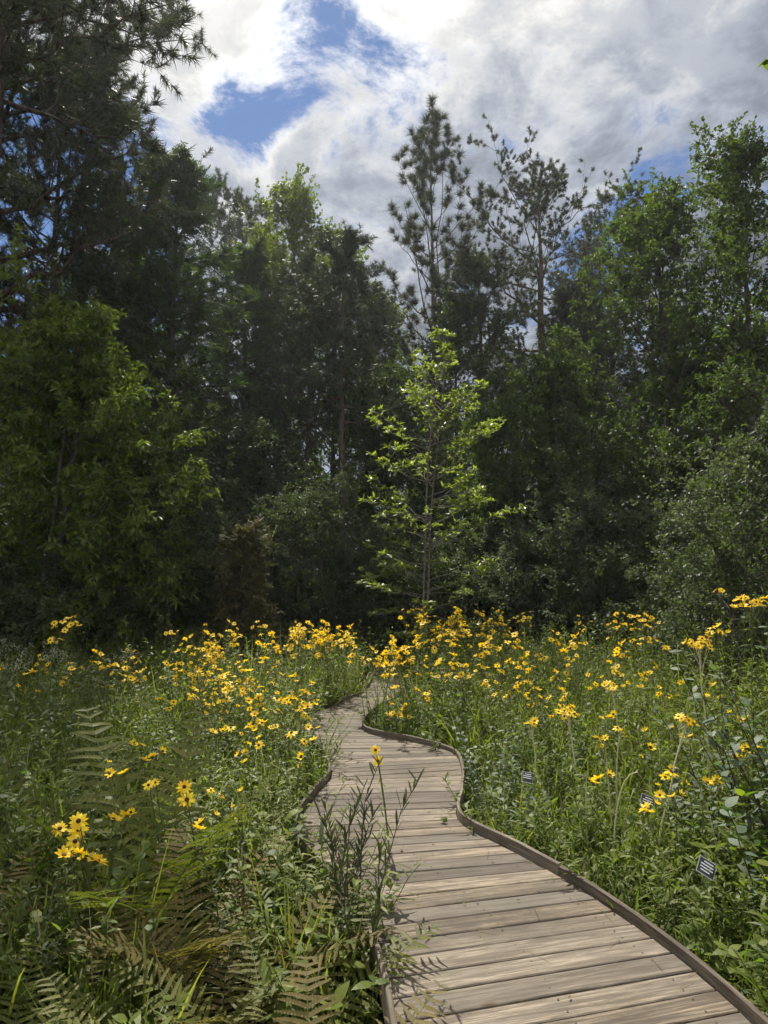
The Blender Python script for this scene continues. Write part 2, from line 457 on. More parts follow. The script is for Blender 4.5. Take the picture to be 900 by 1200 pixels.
def catmull(P, n):
    P = np.array(P, float); P = np.vstack([2 * P[0] - P[1], P, 2 * P[-1] - P[-2]])
    out = []
    for i in range(1, len(P) - 2):
        t = np.linspace(0, 1, n, endpoint=False)[:, None]
        a, b, c, d = P[i - 1:i + 3]
        out.append(.5 * (2 * b + (c - a) * t + (2 * a - 5 * b + 4 * c - d) * t ** 2 + (3 * b - a - 3 * c + d) * t ** 3))
    out.append(P[-2:-1])
    return np.vstack(out)


LE, RE = catmull(EDGE_L, 24), catmull(EDGE_R, 24)
_ly, _ry = np.maximum.accumulate(LE[:, 1]), np.maximum.accumulate(RE[:, 1])


def deck_x(y):
    return np.interp(y, _ly, LE[:, 0]), np.interp(y, _ry, RE[:, 0])


def off_deck(x, y, mar=.05):
    a, b = deck_x(y)
    return (x < a - mar) | (x > b + mar) | (y > 16)


def deck_dist(x, y):
    a, b = deck_x(y)
    return np.maximum(a - x, x - b)


def build_boardwalk():
    root = thing('boardwalk', 'curving weathered grey timber boardwalk winding through the flower meadow', 'boardwalk', (0, 0, 0))
    mid = (LE + RE) / 2
    s = np.concatenate([[0], np.cumsum(np.linalg.norm(np.diff(mid, axis=0), axis=1))])
    # plank borders along the path
    cuts = [0.0]
    while cuts[-1] < s[-1] - .2: cuts.append(cuts[-1] + rng.uniform(.138, .146))
    cuts = np.array(cuts)
    lp = np.stack([np.interp(cuts, s, LE[:, i]) for i in (0, 1)], 1); rp = np.stack([np.interp(cuts, s, RE[:, i]) for i in (0, 1)], 1)
    g = G(); UV = []
    for i in range(len(cuts) - 1):
        gapl, gapr = rng.uniform(.003, .0075), rng.uniform(.003, .0075)
        q = [lp[i], rp[i], rp[i + 1], lp[i + 1]]
        dl = q[3] - q[0]; dr = q[2] - q[1]
        ll, lr = np.linalg.norm(dl), np.linalg.norm(dr)
        fl, fr = dl / max(ll, 1e-6), dr / max(lr, 1e-6)
        q[0] = q[0] + fl * min(gapl, ll * .2); q[3] = q[3] - fl * min(gapl, ll * .2)
        q[1] = q[1] + fr * min(gapr, lr * .2); q[2] = q[2] - fr * min(gapr, lr * .2)
        z0, z1 = rng.normal(0, .0012), rng.normal(0, .0012)
        ns = 9
        tt = np.linspace(0, 1, ns)
        # 5-point cross-section: worn rounded edges
        cs = [(0., -.034), (0., -.004), (.035, 0.), (.5, -.0015 + rng.normal(0, .0008)), (.965, 0.), (1., -.004), (1., -.034)]
        V = np.zeros((ns, 7, 3)); U = np.zeros((ns, 7, 2))
        wl = np.linalg.norm(q[1] - q[0]); uo = rng.uniform(0, 60); vo_ = rng.uniform(0, 40)
        for j, (c, dz) in enumerate(cs):
            A = q[0] * (1 - c) + q[3] * c; B = q[1] * (1 - c) + q[2] * c
            V[:, j, :2] = A[None] * (1 - tt[:, None]) + B[None] * tt[:, None]
            V[:, j, 2] = dz + (z0 * (1 - tt) + z1 * tt) + .0012 * np.sin(tt * 3 + i)
            U[:, j, 0] = tt * wl + uo; U[:, j, 1] = vo_ + c * .142
        idx = np.arange(ns * 7).reshape(ns, 7)
        F = np.stack([idx[:-1, :-1], idx[1:, :-1], idx[1:, 1:], idx[:-1, 1:]], -1).reshape(-1, 4)
        ends = np.array([list(idx[0, [0, 1, 5, 6]]), list(idx[-1, [6, 5, 1, 0]])])
        g.add(V, rng.uniform(0, 1), F4=np.vstack([F, ends])); UV.append(U.reshape(-1, 2))
    for i in range(len(cuts) - 1):
        for f in (.10, .5, .90):
            for w_ in (.25, .75):
                A = lp[i] * (1 - w_) + lp[i + 1] * w_; B = rp[i] * (1 - w_) + rp[i + 1] * w_
                c = A * (1 - f) + B * f + rng.normal(0, .004, 2)
                if c[1] > 9: continue
                k = np.arange(8) / 8 * 6.283; rr = rng.uniform(.0035, .0055)
                V = np.stack([c[0] + np.cos(k) * rr, c[1] + np.sin(k) * rr, np.full(8, .0022)], 1)
                V = np.vstack([V, [[c[0], c[1], .0024]]])
                UV.append(np.zeros((9, 2))); g.add(V, .5, mat=1, F3=np.array([[j, (j + 1) % 8, 8] for j in range(8)]))
    link('deck_boards', g.mesh('deck_boards', ['wood', 'stemdark'], np.vstack(UV)), root)
    # bent edge boards, standing on the deck edge
    for side, E in ((-1, LE), (1, RE)):
        sl_ = np.concatenate([[0], np.cumsum(np.linalg.norm(np.diff(E, axis=0), axis=1))])
        cutsE = np.arange(.35 if side > 0 else 0, sl_[-1], 1.62)
        for ci in range(len(cutsE)):
            a, b = cutsE[ci] + .003, min(cutsE[ci] + 1.617, sl_[-1])
            if b - a < .1: continue
            ss = np.linspace(a, b, 26)
            P = np.stack([np.interp(ss, sl_, E[:, k]) for k in (0, 1)], 1)
            tg = unit(np.gradient(P, axis=0)); nn = np.stack([tg[:, 1], -tg[:, 0]], 1) * side
            zt = .056 + .005 * np.sin(ss * 1.7 + side) + rng.normal(0, .004) + (ss - a) * rng.normal(0, .004)
            zb = -.075
            prof = [(-.002, zb), (-.002, None), (.004, None), (.018, None), (.021, None), (.021, zb)]
            jog = abs(rng.normal(0, .004)); V = np.zeros((26, 6, 3)); U = np.zeros((26, 6, 2))
            for j, (o_, z_) in enumerate(prof):
                V[:, j, :2] = P + nn * (o_ + .004 + jog)
                V[:, j, 2] = z_ if z_ is not None else zt - (.004 if j in (1, 4) else 0)
                U[:, j, 0] = ss; U[:, j, 1] = [0, .2, .21, .24, .25, .45][j] + ci * 3 + side
            idx = np.arange(26 * 6).reshape(26, 6)
            F = np.stack([idx[:-1, :-1], idx[1:, :-1], idx[1:, 1:], idx[:-1, 1:]], -1).reshape(-1, 4)
            if side < 0: F = F[:, ::-1]
            ends = np.array([idx[0, [0, 1, 4, 5]], idx[-1, [5, 4, 1, 0]]])
            ge = G(); ge.add(V, rng.uniform(.2, .7), F4=np.vstack([F, ends]))
            link('edge_board', ge.mesh('edge_board', 'edgewood', U.reshape(-1, 2)), root)
    # joists and short posts below
    for f in (.22, .78):
        Pm = LE * (1 - f) + RE * f
        V = np.zeros((len(Pm), 4, 3))
        tg = unit(np.gradient(Pm, axis=0)); nn = np.stack([tg[:, 1], -tg[:, 0]], 1) * .022
        for j, (o_, z_) in enumerate(((-1, -.18), (-1, -.045), (1, -.045), (1, -.18))):
            V[:, j, :2] = Pm + nn * o_; V[:, j, 2] = z_
        idx = np.arange(len(Pm) * 4).reshape(-1, 4)
        F = np.stack([idx[:-1], np.roll(idx[:-1], -1, 1), np.roll(idx[1:], -1, 1), idx[1:]], -1).reshape(-1, 4)
        gj = G(); gj.add(V, .3, F4=F); link('joist', gj.mesh('joist', 'post'), root)
        for i in range(20, len(Pm), 40):
            gp = G(); c = Pm[i]
            P = np.array([[c[0], c[1], -.8], [c[0], c[1], -.185]]); tubes(gp, P, np.array([.05, .05]), 8)
            link('support_post', gp.mesh('support_post', 'post'), root)


build_boardwalk()


# ---------------------------------------------------------------- trees
ENV = {
    'round': lambda t: np.sqrt(np.clip(1 - (2 * t - .85) ** 2 / 1.35, 0.02, 1)),
    'cone': lambda t: (1 - t) ** .75 * np.minimum(1, .45 + t * 4),
    'column': lambda t: np.minimum(1, .6 + t * 2) * np.sqrt(np.clip(1 - t ** 3, .02, 1)),
    'umbrella': lambda t: np.minimum(1, .35 + 1.6 * t) * np.sqrt(np.clip(1.03 - t ** 4, .02, 1)),
    'pine': lambda t: np.minimum(1, .55 + 2 * t) * (1.08 - t) ** .6,
}


def grow(seed, H, R, base, env, r0, nl, el0, el1, curl, n2, n3, L2=.42, L3=.45, wob=.03, lean=(0, 0), twig=.5, up3=0.0, stems=1, flat=0.0):
    """skeleton of a tree: trunk, limbs, branches and twigs as arrays"""
    r = np.random.default_rng(seed)
    g = G(); twp, twd, twl = [], [], []
    for st in range(stems):
        k = 12; t = np.linspace(0, 1, k)
        az0 = r.uniform(0, 6.28); spread = 0 if stems == 1 else R * r.uniform(.12, .4)
        h = H * (1 if st == 0 else r.uniform(.72, .97))
        tp = np.zeros((k, 3)); tp[:, 2] = t * h - .3
        tp[:, 0] = lean[0] * t ** 1.4 + np.cos(az0) * spread * t ** .8 + np.cumsum(r.normal(0, wob * .14, k)) * h * .25
        tp[:, 1] = lean[1] * t ** 1.4 + np.sin(az0) * spread * t ** .8 + np.cumsum(r.normal(0, wob * .14, k)) * h * .25
        tp[:, :2] -= tp[0, :2] * (stems == 1)
        rr = r0 * (1 if stems == 1 else .62) * np.clip(1 - t, .03, 1) ** .75; rr[0] *= 1.25
        tubes(g, tp, rr, 9)
        m = max(3, nl // stems)
        tt = np.clip(base + (1 - base) * (np.arange(m) + r.uniform(-.3, .3, m) + .5) / m, base, .985)
        p0 = np.stack([np.interp(tt, t, tp[:, i]) for i in range(3)], 1)
        ct = (tt - base) / (1 - base)
        az = np.arange(m) * 2.39996 + r.uniform(-.5, .5, m) + az0
        lob = 1 + .22 * np.sin(az * 2 + seed) + .15 * np.sin(az * 3 + ct * 7 + seed * 2)
        L = R * ENV[env](ct) * r.uniform(.62, 1.12, m) * lob
        el = np.radians(el0 * (1 - ct) + el1 * ct + r.normal(0, 8, m))
        d = sph(az, el)
        bend = np.zeros((m, 3)); bend[:, 2] = curl * r.uniform(.5, 1.4, m)
        K1 = 7
        LP = curves(p0, d, L, bend, K1, wob, r)
        lr = np.interp(tt, t, rr) * .42; lr = np.clip(lr, .012, None)
        tubes(g, LP, lr[:, None] * np.linspace(1, .18, K1)[None], 6)
        # branches
        mm = m * n2; li = np.repeat(np.arange(m), n2); s = np.tile((np.arange(n2) + .5) / n2, m) * .78 + .22 + r.uniform(-.06, .06, mm); s = np.clip(s, .12, 1)
        fi = s * (K1 - 1); i0 = np.clip(fi.astype(int), 0, K1 - 2); fr = (fi - i0)[:, None]
        bp = LP[li, i0] * (1 - fr) + LP[li, i0 + 1] * fr
        ld = unit(LP[li, i0 + 1] - LP[li, i0])
        rd = rdir(r, mm); rd[:, 2] *= (1 - flat)
        rd = unit(rd - ld * (rd * ld).sum(1, keepdims=True))
        bd = unit(ld * r.uniform(.45, 1., (mm, 1)) + rd * r.uniform(.6, 1.1, (mm, 1)) + np.array([0, 0, up3]))
        bL = np.clip(L[li] * L2 * r.uniform(.5, 1.2, mm) * (1.25 - .6 * s), .2, None)
        K2 = 4
        bb = np.zeros((mm, 3)); bb[:, 2] = curl * .6 * r.uniform(.3, 1.3, mm)
        BP = curves(bp, bd, bL, bb, K2, wob * 1.5, r)
        tubes(g, BP, (np.clip(lr[li] * .38 * (1.1 - .6 * s), .006, None))[:, None] * np.linspace(1, .3, K2)[None], 4)
        # twigs
        q = mm * n3; bi = np.repeat(np.arange(mm), n3); s3 = np.clip(np.tile((np.arange(n3) + .6) / n3, mm) + r.uniform(-.1, .1, q), .15, 1)
        fi = s3 * (K2 - 1); i0 = np.clip(fi.astype(int), 0, K2 - 2); fr = (fi - i0)[:, None]
        p3 = BP[bi, i0] * (1 - fr) + BP[bi, i0 + 1] * fr
        ld = unit(BP[bi, i0 + 1] - BP[bi, i0])
        rd = rdir(r, q); rd[:, 2] *= (1 - flat); rd = unit(rd)
        d3 = unit(ld * r.uniform(.5, 1., (q, 1)) + rd * r.uniform(.5, 1.1, (q, 1)) + np.array([0, 0, up3]))
        L3v = twig * r.uniform(.5, 1.2, q)
        twp.append(p3); twd.append(d3); twl.append(L3v)
        e = p3 + d3 * L3v[:, None]
        P3 = np.stack([p3, (p3 + e) / 2 + r.normal(0, .02, (q, 3)), e], 1)
        tubes(g, P3, np.broadcast_to(np.array([.007, .005, .003]) * (1 if twig > .25 else .6), (q, 3)), 3)
    return g, np.concatenate(twp), np.concatenate(twd), np.concatenate(twl), r


def broadleaf(r, p, d, l, n, size, wr=.55, hang=.25, keep=1.0):
    g = G()
    if keep < 1:
        k = r.uniform(0, 1, len(p)) < keep; p, d, l = p[k], d[k], l[k]
    q = len(p) * n; i = np.repeat(np.arange(len(p)), n)
    s = r.uniform(.1, 1.05, q)[:, None]
    pp = p[i] + d[i] * l[i][:, None] * s + r.normal(0, .03, (q, 3))
    dd = unit(d[i] * .5 + rdir(r, q) * .9 + np.array([0, 0, -hang]))
    nn = unit(np.array([0, 0, 1.]) + rdir(r, q) * .75)
    sz = size * r.uniform(.6, 1.2, q)
    ct = r.uniform(0, 1, len(p))
    rhombs(g, pp, dd, nn, sz, sz * wr * r.uniform(.8, 1.15, q), np.clip(.6 * ct[i] + .4 * r.uniform(0, 1, q), 0, 1), fold=r.uniform(.0, .3))
    return g


def tufts(r, p, d, l, per, needles, size, width, droop=.15, along=(.55, 1.0)):
    g = G()
    q = len(p) * per; i = np.repeat(np.arange(len(p)), per)
    s = np.tile(np.linspace(along[0], along[1], per), len(p))[:, None]
    c = p[i] + d[i] * l[i][:, None] * s
    m = q * needles; j = np.repeat(np.arange(q), needles)
    nd = unit(d[i][j] * .75 + rdir(r, m) * .95 + np.array([0, 0, .12]))
    L = size * r.uniform(.7, 1.1, m)
    b = c[j] + d[i][j] * (r.uniform(-.06, .06, m)[:, None])
    sd_ = unit(np.cross(nd, rdir(r, m))) * width * .5
    tip = b + nd * L[:, None]; tip[:, 2] -= droop * L * r.uniform(.3, 1.2, m)
    V = np.stack([b - sd_, b + sd_, tip], 1)
    F = np.arange(m * 3).reshape(-1, 3)
    ct = r.uniform(0, 1, q)
    g.add(V, np.repeat(np.clip(.65 * ct[j] + .35 * r.uniform(0, 1, m), 0, 1), 3), F3=F)
    return g


def sprays(r, p, d, l, n, size, wr=.2):
    """flat feathery sprays along every twig (cypress, cedar)"""
    g = G(); q = len(p) * n; i = np.repeat(np.arange(len(p)), n)
    s = np.tile((np.arange(n) + .5) / n, len(p))[:, None]
    side = np.where(np.tile(np.arange(n) % 2, len(p)) == 0, 1., -1.)[:, None]
    nn = unit(np.array([0, 0, 1.]) + rdir(r, len(p)) * .5)
    sdv = unit(np.cross(d, nn))
    pp = p[i] + d[i] * l[i][:, None] * s
    dd = unit(d[i] * .75 + sdv[i] * side * .8 + rdir(r, q) * .22 + np.array([0, 0, -.12]))
    sz = size * r.uniform(.6, 1.15, q) * (1.15 - .55 * s[:, 0])
    ct = r.uniform(0, 1, len(p))
    rhombs(g, pp, dd, nn[i], sz, sz * wr, np.clip(.6 * ct[i] + .4 * r.uniform(0, 1, q), 0, 1), fold=.1)
    return g


TREES = {}


def species(key, parts_):
    TREES[key] = parts_


def make(key, skel, crown_fn, barkm, leafm):
    g, p, d, l, r = skel
    TREES[key] = (g.mesh(key + ' wood', barkm), crown_fn(r, p, d, l).mesh(key + ' leaves', leafm))


make('pine_left', grow(11, 18, 6.4, .26, 'umbrella', .30, 62, 6, 40, .08, 10, 6, twig=.5, wob=.035, up3=.2),
     lambda r, p, d, l: tufts(r, p, d, l, 3, 28, .24, .019, .2, (.3, 1.0)), 'pinebark', 'needles')
make('pine_second', grow(12, 19, 6.0, .30, 'umbrella', .22, 60, 2, 40, .10, 9, 5, twig=.45, wob=.03, up3=.2),
     lambda r, p, d, l: tufts(r, p, d, l, 3, 26, .22, .020, .2, (.3, 1.0)), 'pinebark', 'needles')
make('longleaf', grow(13, 22, 4.6, .46, 'pine', .19, 32, 26, 58, .30, 4, 2, twig=.30, wob=.025, L2=.46, up3=.8),
     lambda r, p, d, l: tufts(r, p, d, l, 2, 84, .40, .017, .12, (.72, 1.0)), 'pinebark', 'needles')
make('loblolly', grow(14, 22.5, 6.2, .56, 'umbrella', .40, 26, 2, 44, .10, 10, 6, L2=.36, twig=.40, wob=.05, up3=.45, flat=.4),
     lambda r, p, d, l: tufts(r, p, d, l, 2, 30, .19, .028, .1, (.75, 1.0)), 'pinebark', 'needles')
make('pine_slim', grow(15, 17, 3.0, .55, 'pine', .20, 32, 0, 45, .1, 7, 5, twig=.4, wob=.03, up3=.3),
     lambda r, p, d, l: tufts(r, p, d, l, 2, 26, .24, .022, .15), 'pinebark', 'needles')
make('pine_dense', grow(16, 19, 4.2, .40, 'umbrella', .24, 40, 0, 35, .05, 8, 5, twig=.45, wob=.04, up3=.3),
     lambda r, p, d, l: tufts(r, p, d, l, 2, 26, .24, .026, .15), 'pinebark', 'needles')
make('cypress', grow(21, 15.5, 3.5, .06, 'pine', .2, 110, 4, 45, -.06, 8, 6, L2=.34, twig=.42, wob=.02, flat=.5),
     lambda r, p, d, l: sprays(r, p, d, l, 12, .19, .28), 'bark', 'cypress')
make('cypress_broad', grow(22, 13.5, 3.4, .08, 'column', .2, 90, 5, 45, -.1, 8, 6, L2=.34, twig=.45, wob=.03, flat=.5),
     lambda r, p, d, l: sprays(r, p, d, l, 13, .22, .34), 'bark', 'cypress')
make('gum', grow(31, 17, 3.6, .22, 'round', .17, 44, 35, 70, .06, 7, 6, L2=.4, twig=.55, wob=.04),
     lambda r, p, d, l: broadleaf(r, p, d, l, 14, .155, .7, keep=.9), 'bark', 'gum')
make('gum_open', grow(32, 16, 3.4, .22, 'round', .15, 40, 30, 70, .05, 7, 6, L2=.45, twig=.6, wob=.05),
     lambda r, p, d, l: broadleaf(r, p, d, l, 12, .155, .7, keep=.85), 'bark', 'gum')
make('oak', grow(41, 13.2, 3.9, .14, 'round', .20, 46, 18, 65, .05, 8, 6, L2=.42, twig=.55, wob=.06),
     lambda r, p, d, l: broadleaf(r, p, d, l, 17, .14, .6, keep=.9), 'bark', 'oak')
make('oak_slender', grow(42, 13.5, 2.5, .22, 'round', .15, 42, 30, 68, .08, 8, 5, L2=.45, twig=.46, wob=.05),
     lambda r, p, d, l: broadleaf(r, p, d, l, 15, .125, .6, keep=.88), 'bark', 'oak')
make('oak_spread', grow(43, 8.6, 4.4, .22, 'round', .22, 30, 8, 60, .07, 9, 6, L2=.36, twig=.42, wob=.07, lean=(-.5, 0)),
     lambda r, p, d, l: broadleaf(r, p, d, l, 15, .105, .55, keep=.95), 'bark', 'oak')
make('hickory', grow(51, 7.6, 2.9, .06, 'round', .11, 56, 5, 60, .0, 8, 5, L2=.42, twig=.4, wob=.05, stems=2),
     lambda r, p, d, l: broadleaf(r, p, d, l, 17, .15, .45, hang=.5), 'bark', 'hickory')
make('under', grow(61, 6.5, 2.4, .06, 'round', .09, 44, 15, 65, .03, 7, 5, L2=.42, twig=.4, wob=.06, stems=2),
     lambda r, p, d, l: broadleaf(r, p, d, l, 14, .115, .55), 'bark', 'shrub')
make('under_tall', grow(62, 9.5, 2.7, .08, 'round', .11, 54, 20, 65, .03, 7, 6, L2=.42, twig=.45, wob=.05),
     lambda r, p, d, l: broadleaf(r, p, d, l, 15, .13, .6), 'bark', 'oak')
make('bush', grow(63, 2.8, 1.7, .04, 'round', .05, 36, 15, 65, .02, 6, 5, L2=.42, twig=.28, wob=.06, stems=4),
     lambda r, p, d, l: broadleaf(r, p, d, l, 13, .075, .5), 'bark', 'shrub')
make('bush_grey', grow(64, 4.6, 1.9, .06, 'round', .06, 44, 20, 65, .0, 6, 5, L2=.42, twig=.3, wob=.06, stems=3),
     lambda r, p, d, l: broadleaf(r, p, d, l, 13, .08, .55), 'bark', 'greyshrub')
make('cedar', grow(65, 2.9, .8, .03, 'column', .05, 60, 30, 65, .05, 5, 5, L2=.4, twig=.2, wob=.03),
     lambda r, p, d, l: sprays(r, p, d, l, 12, .09, .3), 'bark', 'cedar')
make('crooked', grow(66, 4.2, 2.1, .34, 'umbrella', .085, 30, 10, 65, .06, 7, 5, L2=.42, twig=.32, wob=.14, lean=(-.5, .1), stems=2),
     lambda r, p, d, l: broadleaf(r, p, d, l, 12, .075, .5), 'bark', 'shrub')
make('wood_tree', grow(71, 16, 3.6, .12, 'column', .17, 44, 15, 60, .03, 6, 4, L2=.42, twig=.65, wob=.05),
     lambda r, p, d, l: broadleaf(r, p, d, l, 14, .22, .65), 'bark', 'oak')
make('wood_pine', grow(72, 19, 3.2, .5, 'umbrella', .2, 26, 0, 45, .06, 6, 4, twig=.5, wob=.03, up3=.3),
     lambda r, p, d, l: tufts(r, p, d, l, 2, 16, .24, .03, .15), 'pinebark', 'needles')
TREE_H = {}
for k_, (wm, lm) in TREES.items():
    co = np.empty(len(lm.vertices) * 3, np.float32); lm.vertices.foreach_get('co', co); TREE_H[k_] = float(np.percentile(co[2::3], 99.9))


def plant_tree(key, name, label, cat, u, v, D, rot=0.0, group=None, wide=1.0, H=None):
    """the tree whose top shows near pixel (u, v) stands at distance D"""
    top = at(u, v, D); x = top.x
    z0 = float(gh(x, D)); s = (top.z - z0) / TREE_H[key] if H is None else H / TREE_H[key]
    o = thing(name, label, cat, (x, D, z0), rot, (s * wide, s * wide, s), group)
    link('trunk', TREES[key][0], o); link('crown', TREES[key][1], o)
    return o


def tree_at(key, name, label, cat, x, y, H, rot=0.0, group=None, wide=1.0):
    z0 = float(gh(x, y)); s = H / TREE_H[key]
    o = thing(name, label, cat, (x, y, z0), rot, (s * wide, s * wide, s), group)
    link('trunk', TREES[key][0], o); link('crown', TREES[key][1], o)
    return o


FE = 'trees at the forest edge'
plant_tree('pine_left', 'pine_tree', 'tall dark pine at the left edge rising past the top of the photo', 'tree', 4, -60, 16, 0.6, 'tall pines', .80, H=24.5)
plant_tree('pine_second', 'pine_tree', 'dark pine with bare lower trunk standing just behind the left edge pine', 'tree', 82, 0, 19, 3.3, 'tall pines', 1.05)
plant_tree('cypress', 'cypress_tree', 'tall conical dark feathery cypress rising above the yellowing leafy tree', 'tree', 212, 182, 20, 1.0, 'cypress trees', 1.1)
plant_tree('cypress_broad', 'cypress_tree', 'dark cypress squeezed between the tall conical cypress and the left pines', 'tree', 140, 235, 23, 2.2, 'cypress trees')
plant_tree('cypress', 'cypress_tree', 'brighter green feathery cypress on the right flank of the tall conical one', 'tree', 290, 290, 25, 3.1, 'cypress trees', 1.0)
plant_tree('pine_dense', 'pine_tree', 'small dark pine top peeking over the shoulder of the tall cypress', 'tree', 270, 212, 34, .4, 'tall pines', .8)
plant_tree('gum', 'deciduous_tree', 'tall pale green tree with thin pointed top between the cypress and the pines', 'tree', 342, 200, 27, .3, 'pale deciduous trees', .9)
plant_tree('gum_open', 'deciduous_tree', 'loose light green tree beside the slim pine left of the sapling', 'tree', 392, 262, 30, 1.9, 'pale deciduous trees')
plant_tree('gum_open', 'deciduous_tree', 'pale airy tree leaning against the brighter cypress', 'tree', 312, 268, 29, 4.0, 'pale deciduous trees')
plant_tree('pine_slim', 'pine_tree', 'slim pine with long bare dark trunk left of the lit sapling', 'tree', 404, 268, 20, 1.2, 'tall pines')
plant_tree('longleaf', 'longleaf_pine', 'tall young pine with bottlebrush needle tufts rising straight above the sapling', 'tree', 505, 132, 26, .9, 'tall pines')
plant_tree('loblolly', 'pine_tree', 'tall open crowned pine with spreading bare limbs against the grey cloud', 'tree', 630, 166, 30, .2, 'tall pines', 1.05)
plant_tree('pine_dense', 'pine_tree', 'dark layered pine beside the blue gap of sky on the right', 'tree', 712, 246, 33, 2.6, 'tall pines', .95)
plant_tree('pine_slim', 'pine_tree', 'shorter green pine in front of the open crowned pine', 'tree', 560, 290, 27, 3.3, 'tall pines', 1.2)
plant_tree('pine_slim', 'pine_tree', 'shorter green pine below the right limbs of the tall open crowned pine', 'tree', 672, 335, 28, 5.2, 'tall pines', 1.2)
plant_tree('oak', 'oak_tree', 'broad sunlit oak with bushy top on the right of the meadow', 'tree', 772, 210, 20, .5, 'oaks on the right')
plant_tree('oak_slender', 'oak_tree', 'slender tall oak with visible dark trunk by the right edge of the photo', 'tree', 862, 150, 16, 1.1, 'oaks on the right')
tree_at('oak_spread', 'oak_tree', 'low spreading oak reaching dark limbs in from the right edge', 'tree', 8.1, 11.5, 8.3, 2.9, 'oaks on the right')
plant_tree('pine_second', 'pine_tree', 'pine bough tips entering the top right corner of the photo', 'tree', 1075, -20, 17, 2.5, 'tall pines', .9)
plant_tree('hickory', 'leafy_tree', 'yellowing leafy tree bulging over the meadow on the left', 'tree', 55, 338, 12.5, .7, None, 1.05)
plant_tree('bush_grey', 'shrub', 'pale green bush catching the sun at the right edge under the oak', 'shrub', 868, 470, 10.5, .4, 'understory shrubs')
plant_tree('under_tall', 'understory_tree', 'light green topped small tree right of the sapling', 'tree', 642, 408, 22, .4, 'understory trees', 1.05)
plant_tree('under_tall', 'understory_tree', 'dark small tree standing just behind the sapling to its right', 'tree', 580, 455, 20, 2.4, 'understory trees')
plant_tree('under', 'understory_tree', 'rounded bluish green small tree in the centre of the right hand shade', 'tree', 718, 478, 18, 1.4, 'understory trees')
plant_tree('under_tall', 'understory_tree', 'small tree filling the gap under the bushy sunlit oak', 'tree', 800, 400, 20, 4.4, 'understory trees')
plant_tree('bush_grey', 'shrub', 'dark rounded shrub at the back of the meadow right of centre', 'shrub', 690, 552, 15.5, 2.0, 'understory shrubs', 1.15)
plant_tree('under', 'understory_tree', 'grey green shrubby tree below the foot of the tall conical cypress', 'tree', 205, 520, 14.5, 2.7, 'understory trees')
plant_tree('cedar', 'cedar_bush', 'small bronze green cedar bush at the back of the left meadow', 'shrub', 288, 608, 13.5, .3)
plant_tree('crooked', 'shrub', 'dark shrub with a crooked forked trunk left of the sapling', 'shrub', 372, 545, 15.5, .2, 'understory shrubs', 1.1)
plant_tree('under', 'understory_tree', 'dark understory tree behind the crooked shrub', 'tree', 345, 480, 19, 1.0, 'understory trees')
plant_tree('under_tall', 'understory_tree', 'dark small tree behind the yellowing leafy tree', 'tree', 110, 420, 17, .2, 'understory trees')

rb = np.random.default_rng(77)
tree_at('pine_slim', 'pine_tree', 'high pine crown hanging into the upper left corner from a trunk outside the photo', 'tree', -7.6, 12.4, 21.5, .4, 'tall pines', 1.12)
plant_tree('under_tall', 'understory_tree', 'mid height leafy tree closing the gap behind the sapling', 'tree', 450, 420, 24, 1.7, 'understory trees')
plant_tree('gum_open', 'deciduous_tree', 'pale leafy tree just left of the longleaf pine, behind the sapling', 'tree', 452, 345, 31, .9, 'pale deciduous trees')
plant_tree('pine_slim', 'pine_tree', 'short pine with drooping limbs left of the longleaf pine', 'tree', 430, 330, 28, 2.9, 'tall pines', 1.1)
plant_tree('pine_slim', 'pine_tree', 'thin pine with a bare trunk between the slim pine and the cypress', 'tree', 362, 300, 22, 4.4, 'tall pines', .9)
# shrubs along the foot of the wood
k = 0
for u, v, D, key in ((20, 652, 11.5, 'bush'), (95, 640, 13, 'bush'), (150, 610, 15, 'bush_grey'), (240, 620, 15.5, 'bush'), (320, 640, 16.5, 'bush_grey'), (440, 600, 18, 'bush_grey'),
                     (410, 640, 17, 'bush'), (470, 590, 20, 'under'), (530, 620, 17.5, 'bush'), (560, 560, 19, 'under'), (610, 600, 17, 'bush_grey'), (640, 630, 16, 'bush'),
                     (750, 600, 16, 'bush'), (800, 560, 15, 'bush_grey'), (760, 520, 18.5, 'under'), (860, 590, 9.6, 'bush'), (930, 520, 10.5, 'bush_grey'), (820, 640, 12.5, 'bush'),
                     (-40, 600, 12, 'bush_grey'), (-120, 560, 14, 'under'), (980, 560, 12.5, 'under'), (1050, 500, 15, 'under'), (270, 560, 18, 'under'), (60, 560, 15.5, 'under'),
                     (720, 640, 14.5, 'bush'), (370, 610, 19, 'under'), (500, 560, 22, 'under'), (660, 520, 21, 'under')):
    sunny = 'dark' if key != 'bush_grey' else 'grey green'
    plant_tree(key, 'shrub', f'{sunny} shrub in the shaded undergrowth at the foot of the wood', 'shrub', u, v, D, rb.uniform(0, 6), 'shrubs at the foot of the wood', rb.uniform(.95, 1.25))
